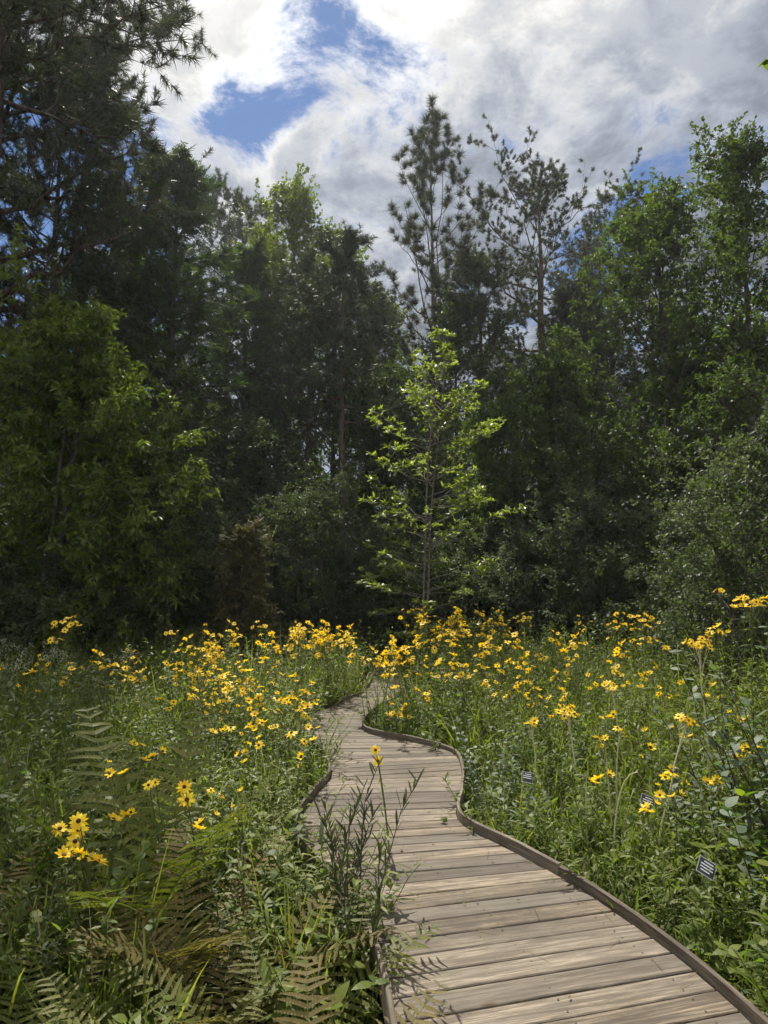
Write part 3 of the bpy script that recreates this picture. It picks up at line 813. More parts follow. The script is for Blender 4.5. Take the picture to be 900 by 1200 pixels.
# the wood behind
n_bg = 0
for row, (y0, n, half) in enumerate(((29, 15, 30), (36, 16, 34), (44, 17, 42), (54, 18, 50))):
    for i in range(n):
        x = -half + 2 * half * (i + .5) / n + rb.uniform(-1.3, 1.3); y = y0 + rb.uniform(-2.5, 2.5)
        key = ('wood_tree', 'wood_tree', 'wood_pine', 'under_tall')[int(rb.integers(0, 4))]
        H = {'wood_tree': rb.uniform(11.5, 15), 'wood_pine': rb.uniform(15, 19), 'under_tall': rb.uniform(8, 11)}[key]
        if -.22 < x / y < -.01: H *= .70
        nm, lb = {'wood_tree': ('woodland_tree', 'leafy tree deep in the shaded wood'), 'wood_pine': ('woodland_pine', 'thin trunked pine deep in the shaded wood'), 'under_tall': ('woodland_tree', 'small leafy tree deep in the shaded wood')}[key]
        tree_at(key, nm, lb, 'tree', x, y, H, rb.uniform(0, 6), 'trees of the wood behind', rb.uniform(.9, 1.2))


# ---------------------------------------------------------------- even haze volume, added to lift the dark wood
def build_haze():
    x0, x1, y0, y1, z0, z1 = -950, 950, -950, 1250, -3, 34
    V = np.array([[x, y, z] for z in (z0, z1) for y in (y0, y1) for x in (x0, x1)], float)
    g = G(); g.add(V, .5, F4=np.array([[0, 2, 3, 1], [4, 5, 7, 6], [0, 1, 5, 4], [2, 6, 7, 3], [0, 4, 6, 2], [1, 3, 7, 5]]))
    m, t, out = new_mat('added haze'); v = t.nodes.new('ShaderNodeVolumePrincipled')
    v.inputs['Color'].default_value = (.86, .92, 1.0, 1); v.inputs['Density'].default_value = .0005; v.inputs['Anisotropy'].default_value = .55
    t.links.new(v.outputs[0], out.inputs['Volume']); M['haze'] = m
    o = link('haze', g.mesh('haze', 'haze')); o['kind'] = 'stuff'; o['label'] = 'thin bluish haze added to lift the dark of the wood'


build_haze()
cy.volume_bounces = 0


# ---------------------------------------------------------------- sunlit sapling
def build_sapling():
    r = np.random.default_rng(91)
    base = at(484, 742, 13.0); z0 = float(gh(base.x, 13.0))
    root = thing('magnolia_sapling', 'slender sunlit sapling with whorls of bright green leaves in the centre', 'tree', (base.x, 13.0, z0))
    H = at(515, 388, 13).z - z0
    g = G(); gl = G()
    k = 14; t = np.linspace(0, 1, k)
    tips = []
    for st, (dx, h, off) in enumerate(((.55, H, 0), (.42, H * .93, .22))):
        tp = np.stack([off * np.minimum(1, t * 3) * .8 + dx * t + .05 * np.sin(t * 7 + st), .06 * np.sin(t * 5), t * h - .2], 1)
        tubes(g, tp, .028 * np.clip(1 - t, .08, 1) ** .7, 8)
        m = 46 if st == 0 else 34
        tt = np.clip(np.linspace(.20, .98, m) + r.uniform(-.02, .02, m), .18, .985)
        p0 = np.stack([np.interp(tt, t, tp[:, i]) for i in range(3)], 1)
        ct = np.clip((tt - .20) / .78, 0, 1)
        L = np.interp(ct, [0, .15, .35, .6, .8, .93, 1], [.95, 1.45, 1.72, 1.50, 1.02, .6, .25]) * r.uniform(.45, 1.05, m)
        az = r.uniform(0, 6.28, m) + np.arange(m) * 2.4 * .5 * 2 + st
        el = np.radians(6 + 46 * ct ** 1.5 + r.normal(0, 9, m))
        d = sph(az, el); bend = np.zeros((m, 3)); bend[:, 2] = r.uniform(-.12, .16, m)
        LP = curves(p0, d, L, bend, 6, .03, r)
        tubes(g, LP, np.linspace(.012, .004, 6)[None] * np.ones((m, 1)), 5)
        for i in range(m):
            nb = max(3, int(L[i] / .125))
            for j in range(nb):
                s = .35 + .65 * (j + 1) / nb; f = s * 5; a = min(4, int(f)); c = LP[i, a] * (1 - (f - a)) + LP[i, a + 1] * (f - a)
                ld = unit(LP[i, a + 1] - LP[i, a]); sdv = unit(np.cross(ld, [0, 0, 1.])) * (1 if j % 2 else -1)
                bd = unit(ld * .7 + sdv * r.uniform(.3, .9) + np.array([0, 0, r.uniform(0, .35)])); bl = r.uniform(.12, .34) if j < nb - 1 else .08
                e = c + bd * bl
                tubes(g, np.stack([c, e]), np.array([.004, .003]), 4)
                tips.append((e, bd))
    P = np.array([a for a, b in tips]); Dv = np.array([b for a, b in tips])
    nl = 9; i = np.repeat(np.arange(len(P)), nl); q = len(i)
    az = r.uniform(0, 6.28, q); el = r.normal(.25, .35, q)
    dd = unit(sph(az, el) + Dv[i] * .45)
    nn = unit(np.array([0, 0, 1.]) + rdir(r, q) * .45)
    ribbons(gl, P[i] - Dv[i] * r.uniform(0, .07, (q, 1)), dd, nn, r.uniform(.085, .17, q), r.uniform(.028, .050, q), r.uniform(.05, .3, q), 3, ovate, r.uniform(0, 1, q), cup=.0)
    link('trunk', g.mesh('sapling wood', 'smoothbark'), root); link('crown', gl.mesh('sapling leaves', 'sapling'), root)


build_sapling()



# ---------------------------------------------------------------- meadow: canopy height
def canopy(x, y):
    """height (z) the meadow reaches at a place"""
    hl = np.interp(y, [1.5, 2.5, 3.2, 4, 5.5, 7, 8, 9, 11, 13, 16], [.02, .10, .24, .32, .42, .55, .68, .82, 1.0, 1.02, .9])
    hr = np.interp(y, [1.5, 2.5, 3, 4, 5, 6, 7, 9, 12, 14, 16], [-.02, .0, .06, .16, .26, .38, .52, .78, .98, 1.0, .9])
    hr = hr + np.clip((x - 1.7 - .18 * y), 0, 1.2) * .42
    a, b = deck_x(y)
    h = np.where(x < (a + b) / 2, hl, hr)
    d = deck_dist(x, y)
    h = GZ + (h - GZ) * np.clip(np.where(x < (a + b) / 2, .74, .52) + d * 1.0, .45, 1)
    return h + .09 * np.sin(x * 2.1 + 1.3 * y) + .06 * np.sin(x * 5.3 - 2.9 * y) + .04 * np.sin(x * 9.1 + 7.3 * y)


FERN_AT = []


def clear_of_ferns(x, y, rad=.40):
    k = np.ones(len(x), bool)
    for fx, fy, q in FERN_AT: k &= (x - fx) ** 2 + (y - fy) ** 2 > (rad * q) ** 2
    return k


def field(r, n, y0=1.3, y1=15.5, power=1.55, margin=1.06, mar=.05):
    """random places in the meadow, denser towards the boardwalk's near end"""
    out = []
    tot = 0
    while tot < n:
        u = r.uniform(0, 1, n * 2)
        e = 2 - power
        y = (y0 ** e + u * (y1 ** e - y0 ** e)) ** (1 / e)
        x = r.uniform(-1, 1, n * 2) * (y * .66 + .9) * margin
        k = off_deck(x, y, mar) & clear_of_ferns(x, y)
        P = np.stack([x[k], y[k]], 1); out.append(P); tot += len(P)
    return np.concatenate(out)[:n]


FERN_LIST = [
    ('tall', -1.32, 3.95, .5, 1.12, 'large olive fern with tall arching fronds between the dark eyed flowers', 'ferns'),
    ('brown', -.98, 3.62, 1.2, .95, 'browning fern in front of the large olive fern', 'ferns'),
    ('brown', -.72, 3.2, 2.9, .92, 'smaller browning fern below the dark eyed pair of flowers', 'ferns'),
    ('green', -.42, 2.80, .3, .98, 'olive fern with long frond leaning to the boardwalk in the foreground', 'ferns'),
    ('brown', -.22, 2.32, 1.0, .78, 'yellow brown fern at the near left edge of the boardwalk', 'ferns'),
    ('green', -.80, 2.45, 2.2, .86, 'fern at the bottom of the photo left of the yellow brown one', 'ferns'),
    ('green', -1.45, 2.75, .9, .8, 'small fern in the bottom left corner', 'ferns')]
FERN_AT += [(a_[1], a_[2], a_[4]) for a_ in FERN_LIST]


def patch(x, y, f, s):
    return np.sin(x * f + s) * np.sin(y * f * .9 + s * 1.7) + .5 * np.sin(x * f * 2.3 - s) * np.sin(y * f * 2.1 + s * .6)


# the grass itself
def build_grass():
    r = np.random.default_rng(201)
    # tussocks: several blades from one foot
    nt_ = 10500; bl = 8
    P = field(r, nt_, power=1.45, mar=.04)
    P = np.repeat(P, bl, 0) + r.normal(0, .035, (nt_ * bl, 2))
    k = off_deck(P[:, 0], P[:, 1], .035); P = P[k]
    x, y = P.T; z = gh(x, y) - .02; n = len(x)
    h = np.clip(canopy(x, y) - z, .12, 2)
    Lr = h * r.uniform(.45, 1.12, n) * np.where(r.uniform(0, 1, n) < .12, 1.15, 1)
    az = r.uniform(0, 6.28, n); el = np.radians(r.uniform(30, 86, n))
    d = sph(az, el); nn = unit(np.stack([-np.cos(az) * .6, -np.sin(az) * .6, np.ones(n)], 1) + rdir(r, n) * .5)
    wd = r.uniform(.005, .012, n) * (1 + .07 * y)
    tint = np.clip(.45 + .25 * patch(x, y, 1.1, 2.) + r.normal(0, .2, n), 0, 1)
    g = G(); ribbons(g, np.stack([x, y, z], 1), d, nn, Lr * 1.12, wd, r.uniform(.15, .8, n), 4, blade, tint)
    o = link('meadow_grass', g.mesh('meadow_grass', 'grass')); o['kind'] = 'stuff'
    o['label'] = 'tangled green meadow grass between the flowers on both sides of the boardwalk'
    # dead straw among it
    m = 5200; P = field(r, m, power=1.4, mar=.06); x, y = P.T; z = gh(x, y); h = np.clip(canopy(x, y) - z, .1, 2)
    az = r.uniform(0, 6.28, m); el = np.radians(r.uniform(10, 85, m))
    g = G(); ribbons(g, np.stack([x, y, z + h * r.uniform(0, .45, m)], 1), sph(az, el), unit(rdir(r, m) + np.array([0, 0, 1.])), h * r.uniform(.25, .8, m), r.uniform(.003, .006, m) * (1 + .05 * y), r.uniform(0, .4, m), 3, blade, r.uniform(0, 1, m))
    o = link('dry_grass', g.mesh('dry_grass', 'dry')); o['kind'] = 'stuff'
    o['label'] = 'pale dead straws scattered through the meadow grass'


build_grass()


# leafless-flower stalks: upright stems clothed in narrow leaves (one mass)
def leafy_stalks(g, r, base, H, nleaf, leafL, leafW, lean, tint, stem_r=.003, prof=lance, el=(10, 60), droop=.35, mats=(0, 1)):
    """stalks with leaves all the way up, for many places at once"""
    m = len(base); az = r.uniform(0, 6.28, m)
    d = unit(np.stack([np.cos(az) * lean, np.sin(az) * lean, np.ones(m)], 1))
    bend = np.stack([np.cos(az), np.sin(az), -np.ones(m) * .3], 1) * r.uniform(0, .22, m)[:, None]
    P = curves(base, d, H, bend, 5, .02, r)
    tubes(g, P, (stem_r * (1 + .05 * base[:, 1:2])) * np.linspace(1, .5, 5)[None], 3, mat=mats[1])
    q = m * nleaf; i = np.repeat(np.arange(m), nleaf)
    s = np.clip(np.tile((np.arange(nleaf) + .5) / nleaf, m) ** .85 + r.uniform(-.03, .03, q), .05, 1)
    f = s * 4; a = np.clip(f.astype(int), 0, 3); fr = (f - a)[:, None]
    pp = P[i, a] * (1 - fr) + P[i, a + 1] * fr
    la = r.uniform(0, 6.28, q); le = np.radians(r.uniform(el[0], el[1], q))
    L = leafL * r.uniform(.55, 1.15, q) * (1.1 - .55 * s)
    dd = sph(la, le); nn = unit(np.array([0, 0, 1.]) + rdir(r, q) * .45)
    ribbons(g, pp, dd, nn, L, leafW * r.uniform(.7, 1.2, q), droop * r.uniform(.3, 1.4, q), 3, prof, np.clip(tint[i] + r.normal(0, .18, q), 0, 1), mat=mats[0])
    return P


def build_mass():
    r = np.random.default_rng(210)
    # narrow-leaved stalks
    n = 3000; P = field(r, n, y0=2.0, power=1.3, mar=.08); x, y = P.T; z = gh(x, y)
    h = np.clip(canopy(x, y) - z, .15, 2) * r.uniform(.7, 1.08, n)
    g = G(); leafy_stalks(g, r, np.stack([x, y, z], 1), h, 40, .165, .0155, .32, np.clip(.5 + .25 * patch(x, y, .8, 5.), 0, 1))
    o = link('meadow_stalks', g.mesh('meadow_stalks', ['herb', 'stem'])); o['kind'] = 'stuff'
    o['label'] = 'mass of narrow leaved flowerless stalks filling the meadow'
    # low broad leaves close to the ground
    n = 3000; P = field(r, n, y0=1.3, y1=10, power=1.6, mar=.04); x, y = P.T; z = gh(x, y)
    k = patch(x, y, 1.3, 9.) > -.35; x, y, z = x[k], y[k], z[k]
    h = np.clip(canopy(x, y) - z, .15, 2) * r.uniform(.35, .92, len(x))
    g = G(); leafy_stalks(g, r, np.stack([x, y, z], 1), h, 14, .105, .050, .35, np.clip(.45 + .3 * patch(x, y, 1.7, 3.), 0, 1), prof=ovate, el=(-5, 45), droop=.2)
    o = link('leafy_undergrowth', g.mesh('leafy_undergrowth', ['broad', 'stem'])); o['kind'] = 'stuff'
    o['label'] = 'low broad leaved undergrowth beside the boardwalk'
    # small pale flecks of grey foliage
    n = 900; P = field(r, n, y0=2.0, y1=13, power=1.5, mar=.06); x, y = P.T; z = gh(x, y)
    k = patch(x, y, .9, 1.) > .1; x, y, z = x[k], y[k], z[k]
    h = np.clip(canopy(x, y) - z, .15, 2) * r.uniform(.6, 1.0, len(x))
    g = G(); leafy_stalks(g, r, np.stack([x, y, z], 1), h, 36, .075, .018, .25, np.clip(.5 + r.normal(0, .2, len(x)), 0, 1), prof=ovate, el=(0, 60))
    o = link('grey_foliage', g.mesh('grey_foliage', ['greyherb', 'stem'])); o['kind'] = 'stuff'
    o['label'] = 'grey green bushy herbs mixed into the meadow'


build_mass()


# ---------------------------------------------------------------- flower heads
def flower_mesh(seed, R=.034, npet=11, disc='disc', dr=.24, cup=.12, with_disc=True, wd=.30):
    r = np.random.default_rng(seed); g = G()
    az = np.arange(npet) / npet * 2 * np.pi + r.uniform(-.12, .12, npet)
    el = r.normal(cup, .14, npet)
    d = sph(az, el); p = np.stack([np.cos(az), np.sin(az), np.zeros(npet)], 1) * R * dr * .7
    ribbons(g, p, d, np.tile([0, 0, 1.], (npet, 1)) + rdir(r, npet) * .18, R * r.uniform(.78, 1.02, npet), R * wd * 1.25 * r.uniform(.85, 1.15, npet), r.uniform(0, .35, npet), 3, petalp, r.uniform(0, 1, npet), mat=0)
    if with_disc: disc_geo(g, R * dr, 1)
    # green calyx and stub of stalk below
    tubes(g, np.array([[0, 0, -.30 * R], [0, 0, -.02 * R]]), np.array([R * .10, R * .26]), 6, mat=2 if with_disc else 1)
    return g.mesh('flower head', ['petal', disc, 'stem'] if with_disc else ['petal', 'stem'])


def disc_geo(g, rad, mat=0):
    k = 10; a = np.arange(k) / k * 2 * np.pi
    V = [np.stack([np.cos(a) * rad * q, np.sin(a) * rad * q, np.full(k, h * rad)], 1) for q, h in ((1, 0.0), (.95, .42), (.55, .72))]
    V.append(np.array([[0, 0, rad * .62]]))
    idx = np.arange(3 * k).reshape(3, k); nx = np.roll(idx, -1, 1)
    F = np.stack([idx[:-1], nx[:-1], nx[1:], idx[1:]], -1).reshape(-1, 4)
    T = np.stack([idx[2], nx[2], np.full(k, 3 * k)], -1)
    g.add(np.vstack(V), .5, F3=T, F4=F, mat=mat, smooth=True)


FLOWERS = [flower_mesh(290 + i, R=(.018, .030, .034)[i], npet=(9, 6, 8)[i], disc='disc', cup=(1.15, -.75, .85)[i], dr=(.3, .34, .3)[i]) for i in range(3)]
FLOWERS += [flower_mesh(300 + i, R=.036 + .003 * (i % 3), npet=10 + i % 4, disc='discolive' if i % 2 else 'disc', cup=(.05, .25, .45, .15, -.15, .6)[i]) for i in range(6)]
BIG = [flower_mesh(340 + i, R=.044, npet=12 + i, disc='disc', dr=.27, with_disc=False, wd=.30, cup=.05 + .1 * i) for i in range(3)]
_g = G(); disc_geo(_g, .044 * .27); DISC = _g.mesh('flower disc', 'disc')


# narrow-leaved sunflower clumps: a few stems, leaves, heads at the tips
def sunflower_template(seed, H, heads, nst=2):
    r = np.random.default_rng(seed); gs, gl = G(), G(); spots = []
    for s in range(nst):
        az = r.uniform(0, 6.28); lean = r.uniform(.03, .25)
        base = np.array([[r.normal(0, .03), r.normal(0, .03), 0]])
        P = curves(base, unit(np.array([[np.cos(az) * lean, np.sin(az) * lean, 1.]])), np.array([H * r.uniform(.86, 1.0)]), np.array([[np.cos(az), np.sin(az), 0]]) * .06, 8, .012, r)[0]
        tubes(gs, P, np.linspace(.0045, .002, 8) * (1 + .25 * H), 5)
        nl = int(46 * H); t = np.linspace(.06, .97, nl); f = t * 7; a = np.minimum(f.astype(int), 6); fr = (f - a)[:, None]
        pp = P[a] * (1 - fr) + P[a + 1] * fr
        la = np.arange(nl) * 2.4 + r.uniform(-.4, .4, nl); le = np.radians(r.uniform(5, 55, nl))
        ribbons(gl, pp, sph(la, le), unit(np.array([0, 0, 1.]) + rdir(r, nl) * .4), (.13 * (1.15 - .7 * t)) * r.uniform(.7, 1.15, nl), r.uniform(.008, .014, nl), r.uniform(.15, .6, nl), 3, lance, r.uniform(.2, .9, nl))
        nh = heads // nst + (s < heads % nst)
        for h in range(nh):
            th = 1.0 if h == 0 else r.uniform(.72, .97)
            f_ = th * 7; a_ = min(int(f_), 6); c = P[a_] * (1 - (f_ - a_)) + P[a_ + 1] * (f_ - a_)
            if h == 0: e = c + np.array([0, 0, .02])
            else:
                ba = r.uniform(0, 6.28); bl = r.uniform(.09, .20) * (.8 + .3 * H)
                bd = unit(np.array([np.cos(ba) * .75, np.sin(ba) * .75, 1.]))
                e = c + bd * bl
                m_ = (c + e) / 2 + np.array([np.cos(ba), np.sin(ba), -.3]) * .015
                tubes(gs, np.stack([c, m_, e]), np.array([.0025, .002, .0017]), 4)
                tl = r.uniform(.2, .9, 3)[:, None]
                ribbons(gl, c + (e - c) * tl, sph(r.uniform(0, 6.28, 3), r.uniform(.2, .9, 3)), np.tile([0, 0, 1.], (3, 1)), r.uniform(.03, .07, 3), .008, .3, 2, lance, r.uniform(.3, .9, 3))
            nrm = unit(np.array([r.normal(-.05, .55), r.normal(-.22, .55), 1.]))
            spots.append((e, nrm, int(r.integers(0, len(FLOWERS)))))
    return gs.mesh('sunflower stem', 'stem'), gl.mesh('sunflower leaves', 'herb'), spots


SUN = {}
for hi, H in enumerate((.55, .8, 1.1, 1.4)):
    for vi, heads in enumerate((3, 6, 10)):
        SUN[(hi, vi)] = sunflower_template(400 + hi * 10 + vi, H, heads, 1 if heads == 3 else 2)
SUN_HS = np.array([.55, .8, 1.1, 1.4])


def head(o, e, nrm, mesh, rz, sc=1.0, name='flower', inv=1.0):
    q = Vector(nrm).to_track_quat('Z', 'Y').to_matrix().to_4x4()
    c = bpy.data.objects.new(name, mesh); COL.objects.link(c); c.parent = o
    c.matrix_local = Matrix.Translation(Vector(e)) @ q @ Matrix.Rotation(rz, 4, 'Z') @ Matrix.Scale(sc * inv, 4)
    return c


rs = np.random.default_rng(500)


def sunflower(x, y, ztop, vi, label, group, hs=1.0):
    z0 = float(gh(x, y)) - .03; H = max(.35, ztop - z0)
    hi = int(np.argmin(np.abs(SUN_HS - H))); sc = H / SUN_HS[hi]
    st, lv, spots = SUN[(hi, vi)]
    o = thing('sunflower_plant', label, 'flower', (x, y, z0), rs.uniform(0, 6.28), sc, group)
    link('stem', st, o); link('leaves', lv, o)
    for e, n_, fi in spots:
        head(o, e, n_, FLOWERS[fi], rs.uniform(0, 6.28), hs * rs.uniform(.62, 1.32) * (1 if y < 8 else 1.12), inv=1 / sc)
    return o


# depth at which a flower top seen at a given height in the photograph stands
DV = ([700, 720, 740, 760, 800, 850, 900, 950, 1000], [12.5, 11, 9.6, 8.4, 7, 5.6, 4.7, 4.0, 3.4])
# (u0, u1, v0, v1, how many, heads: 0 few 1 some 2 many), label, group
PATCHES = [
    ((215, 395, 722, 765, 20, 2), 'yellow narrow leaved sunflower in the crowded drift left of the boardwalk', 'sunflowers in the drift left of the boardwalk'),
    ((215, 400, 765, 815, 22, 1), 'yellow narrow leaved sunflower in the crowded drift left of the boardwalk', 'sunflowers in the drift left of the boardwalk'),
    ((385, 445, 732, 760, 12, 2), 'yellow sunflower at the left side of the boardwalk where it disappears', 'sunflowers at the far bend, left side'),
    ((140, 260, 740, 800, 9, 1), 'thinly scattered yellow sunflower behind the left meadow grass', 'sunflowers scattered along the back of the left meadow'),
    ((5, 140, 742, 790, 7, 1), 'small yellow sunflower among grey green herbs at the far left', 'sunflowers at the far left'),
    ((250, 405, 815, 880, 12, 0), 'short yellow sunflower leaning toward the left edge of the boardwalk', 'short sunflowers left of the boardwalk'),
    ((130, 330, 850, 960, 6, 0), 'low yellow sunflower half buried in the left meadow grass', 'low sunflowers in the left grass'),
    ((20, 200, 860, 1010, 3, 0), 'low yellow sunflower half buried in the left meadow grass', 'low sunflowers in the left grass'),
    ((465, 600, 706, 745, 22, 2), 'yellow sunflower in the tall drift around the foot of the sapling', 'sunflowers in the drift right of the boardwalk'),
    ((470, 600, 745, 800, 18, 1), 'yellow sunflower in the tall drift around the foot of the sapling', 'sunflowers in the drift right of the boardwalk'),
    ((600, 690, 715, 760, 11, 1), 'yellow sunflower along the back of the right meadow below the dark wood', 'sunflowers along the back of the right meadow'),
    ((690, 780, 712, 760, 8, 1), 'yellow sunflower along the back of the right meadow below the dark wood', 'sunflowers along the back of the right meadow'),
    ((600, 760, 770, 850, 12, 0), 'single stemmed yellow sunflower standing in the middle of the right meadow', 'sunflowers standing in the right meadow'),
    ((740, 895, 770, 880, 8, 0), 'yellow sunflower among the leafy shrubs on the right', 'sunflowers among the right hand shrubs'),
    ((690, 895, 880, 960, 5, 0), 'low yellow sunflower near the plant labels on the right', 'low sunflowers near the plant labels'),
    ((455, 500, 815, 850, 3, 1), 'yellow sunflower on the inside of the boardwalk bend', 'sunflowers inside the bend'),
]
for (u0, u1, v0, v1, n, hv), lab, grp in PATCHES:
    for i in range(n):
        for _ in range(30):
            u, v = rs.uniform(u0, u1), rs.uniform(v0, v1)
            D = float(np.interp(v, *DV)) * rs.uniform(.93, 1.08)
            p = at(u, v, D)
            if off_deck(p.x, p.y, .07): break
        else: continue
        vi = int(np.clip(hv + rs.integers(-1, 2), 0, 2))
        sunflower(p.x, p.y, p.z, vi, lab, grp)


def tall_sunflower(u, v, D, heads, H_spread, label, pale=False, lean=(0, 0), R=None):
    """one tall stem with a flat-topped cluster of heads"""
    r = np.random.default_rng(int(u * 7 + v)); top = at(u, v, D); fx, fy = top.x - lean[0], D - lean[1]
    z0 = float(gh(fx, fy)) - .03; H = top.z - z0
    o = thing('sunflower_plant', label, 'flower', (fx, fy, z0))
    gs, gl = G(), G(); t = np.linspace(0, 1, 10)
    P = np.stack([lean[0] * t ** 1.3, lean[1] * t ** 1.3, t * (H - .06)], 1) + r.normal(0, .006, (10, 3)) * t[:, None]
    tubes(gs, P, np.linspace(.009, .0045, 10) if pale else np.linspace(.0065, .0035, 10), 6)
    nl = int(40 * H); tt = np.linspace(.1, .95, nl) if not pale else np.linspace(.05, .62, nl)
    f = tt * 9; a = np.minimum(f.astype(int), 8); fr = (f - a)[:, None]
    ribbons(gl, P[a] * (1 - fr) + P[a + 1] * fr, sph(np.arange(nl) * 2.4, np.radians(r.uniform(0, 55, nl))), unit(np.array([0, 0, 1.]) + rdir(r, nl) * .3), .15 * (1.1 - .5 * tt) * r.uniform(.7, 1.15, nl), r.uniform(.010, .018, nl), r.uniform(.2, .6, nl), 3, lance, r.uniform(.2, .9, nl))
    for h in range(heads):
        th = r.uniform(.80, .97); f_ = th * 9; a_ = min(int(f_), 8); c = P[a_] * (1 - (f_ - a_)) + P[a_ + 1] * (f_ - a_)
        rad = H_spread * math.sqrt((h + .4) / heads); ba = h * 2.4
        e = P[-1] + np.array([rad * math.cos(ba), rad * math.sin(ba), .05 - rad * .45 + r.normal(0, .03)])
        tubes(gs, np.stack([c, (c + e) / 2 + np.array([0, 0, -.01]), e]), np.array([.003, .0024, .002]), 4)
        head(o, e, unit(np.array([.35 * math.cos(ba) * rad / max(H_spread, .01), .35 * math.sin(ba) * rad / max(H_spread, .01) - .35, 1.]) + r.normal(0, .3, 3)), FLOWERS[int(r.integers(1, 9))], r.uniform(0, 6), R or 1.0)
    link('stem', gs.mesh('tall stem', 'stempale' if pale else 'stem'), o); link('leaves', gl.mesh('tall leaves', 'herb'), o)


tall_sunflower(76, 722, 7.6, 12, .17, 'tall yellow sunflower standing alone against the dark wood at the far left', lean=(-.1, 0), R=1.15)
tall_sunflower(62, 745, 7.2, 4, .09, 'few headed yellow sunflower just below the tall one at the far left')
tall_sunflower(880, 698, 5.4, 16, .15, 'tallest sunflower cluster by the right edge of the meadow', lean=(.08, 0))
tall_sunflower(843, 690, 7.5, 4, .08, 'small sunflower head just left of the tallest right hand cluster')
tall_sunflower(840, 735, 6.0, 8, .10, 'sunflower cluster just below and left of the tallest right hand one')
tall_sunflower(818, 748, 5.6, 12, .11, 'flat topped sunflower cluster on a pale stem on the right of the meadow', True, lean=(-.05, 0))
tall_sunflower(752, 722, 9.0, 10, .13, 'tall orange yellow sunflower spire in front of the dark gap on the right')
tall_sunflower(757, 745, 8.8, 6, .12, 'sunflower with spreading heads beside the tall spire on the right')
tall_sunflower(664, 825, 5.8, 8, .10, 'sunflower cluster on a bare pale stem in the middle of the right meadow', True, lean=(-.10, .05))
tall_sunflower(716, 800, 6.4, 5, .07, 'pair of sunflower heads on a long pale leaning stem in the right meadow', True, lean=(-.12, 0))
tall_sunflower(622, 838, 5.8, 4, .07, 'small sunflower on a pale stem nearest the boardwalk in the right meadow', True, lean=(-.06, 0))
tall_sunflower(802, 838, 4.7, 6, .06, 'sunflower on a long pale stem leaning right', True, lean=(.32, .12))
tall_sunflower(610, 722, 10, 8, .14, 'tall sunflower rising above the back of the right meadow')
tall_sunflower(487, 712, 12.2, 8, .16, 'tall sunflower at the foot of the sapling')
tall_sunflower(350, 735, 9.5, 9, .15, 'tallest sunflower of the left drift against the dark wood')
tall_sunflower(304, 728, 9.8, 7, .13, 'tall sunflower in the left drift in front of the bronze cedar')
tall_sunflower(203, 738, 9.6, 5, .09, 'thin sunflower standing apart left of the crowded drift')
tall_sunflower(467, 828, 7.9, 8, .16, 'bright sunflower clump overhanging the inside of the boardwalk bend', R=1.15)


# big dark-eyed flowers in the left foreground
def black_eyed(spots, label, D):
    c = at(*spots[0][:2], D); z0 = float(gh(c.x, D)) - .02
    o = thing('black_eyed_flower', label, 'flower', (c.x, D, z0))
    gs, gl = G(), G(); r = np.random.default_rng(int(spots[0][0]))
    for i, (u, v, sc) in enumerate(spots):
        p = at(u, v, D + .03 * i); e = np.array([p.x - c.x, p.y - D, p.z - z0])
        b = np.array([.1, .12, 0.]); P = np.stack([b * (1 - s) + e * s + np.array([.02, 0, 0]) * math.sin(s * 3) for s in np.linspace(0, .99, 7)])
        tubes(gs, P, np.linspace(.0045, .0028, 7), 6)
        nl = 14; t = np.linspace(.1, .85, nl)
        ribbons(gl, b * (1 - t[:, None]) + e * t[:, None], sph(r.uniform(0, 6.28, nl), r.uniform(.1, 1., nl)), np.tile([0, 0, 1.], (nl, 1)), r.uniform(.06, .12, nl), r.uniform(.01, .02, nl), .4, 3, lance, r.uniform(.2, .9, nl))
        toward = np.array([-p.x, -p.y, EYE - p.z]); toward = unit(toward)
        n_ = unit(toward * .85 + np.array([0, 0, .55]) + r.normal(0, .12, 3))
        f = head(o, e, n_, BIG[i % 3], r.uniform(0, 6), sc)
        d_ = bpy.data.objects.new('flower_disc', DISC); COL.objects.link(d_); d_.parent = f
    link('stem', gs.mesh('flower stems', 'stem'), o); link('leaves', gl.mesh('flower leaves', 'herb'), o)


black_eyed([(216, 922, .95), (219, 937, 1.1)], 'pair of overlapping yellow flowers with dark brown eyes right of the big fern', 4.0)
black_eyed([(92, 962, 1.0), (92, 972, 1.05), (70, 971, .9), (88, 986, 1.0)], 'cluster of four yellow flowers with dark brown eyes left of the big fern', 3.45)
black_eyed([(174, 920, .75), (182, 917, .6)], 'yellow flower seen edge on above the fern beside the dark eyed pair', 4.1)
black_eyed([(440, 879, .75), (443, 892, .8)], 'two yellow flowers on a thin stalk in front of the boardwalk', 4.3)


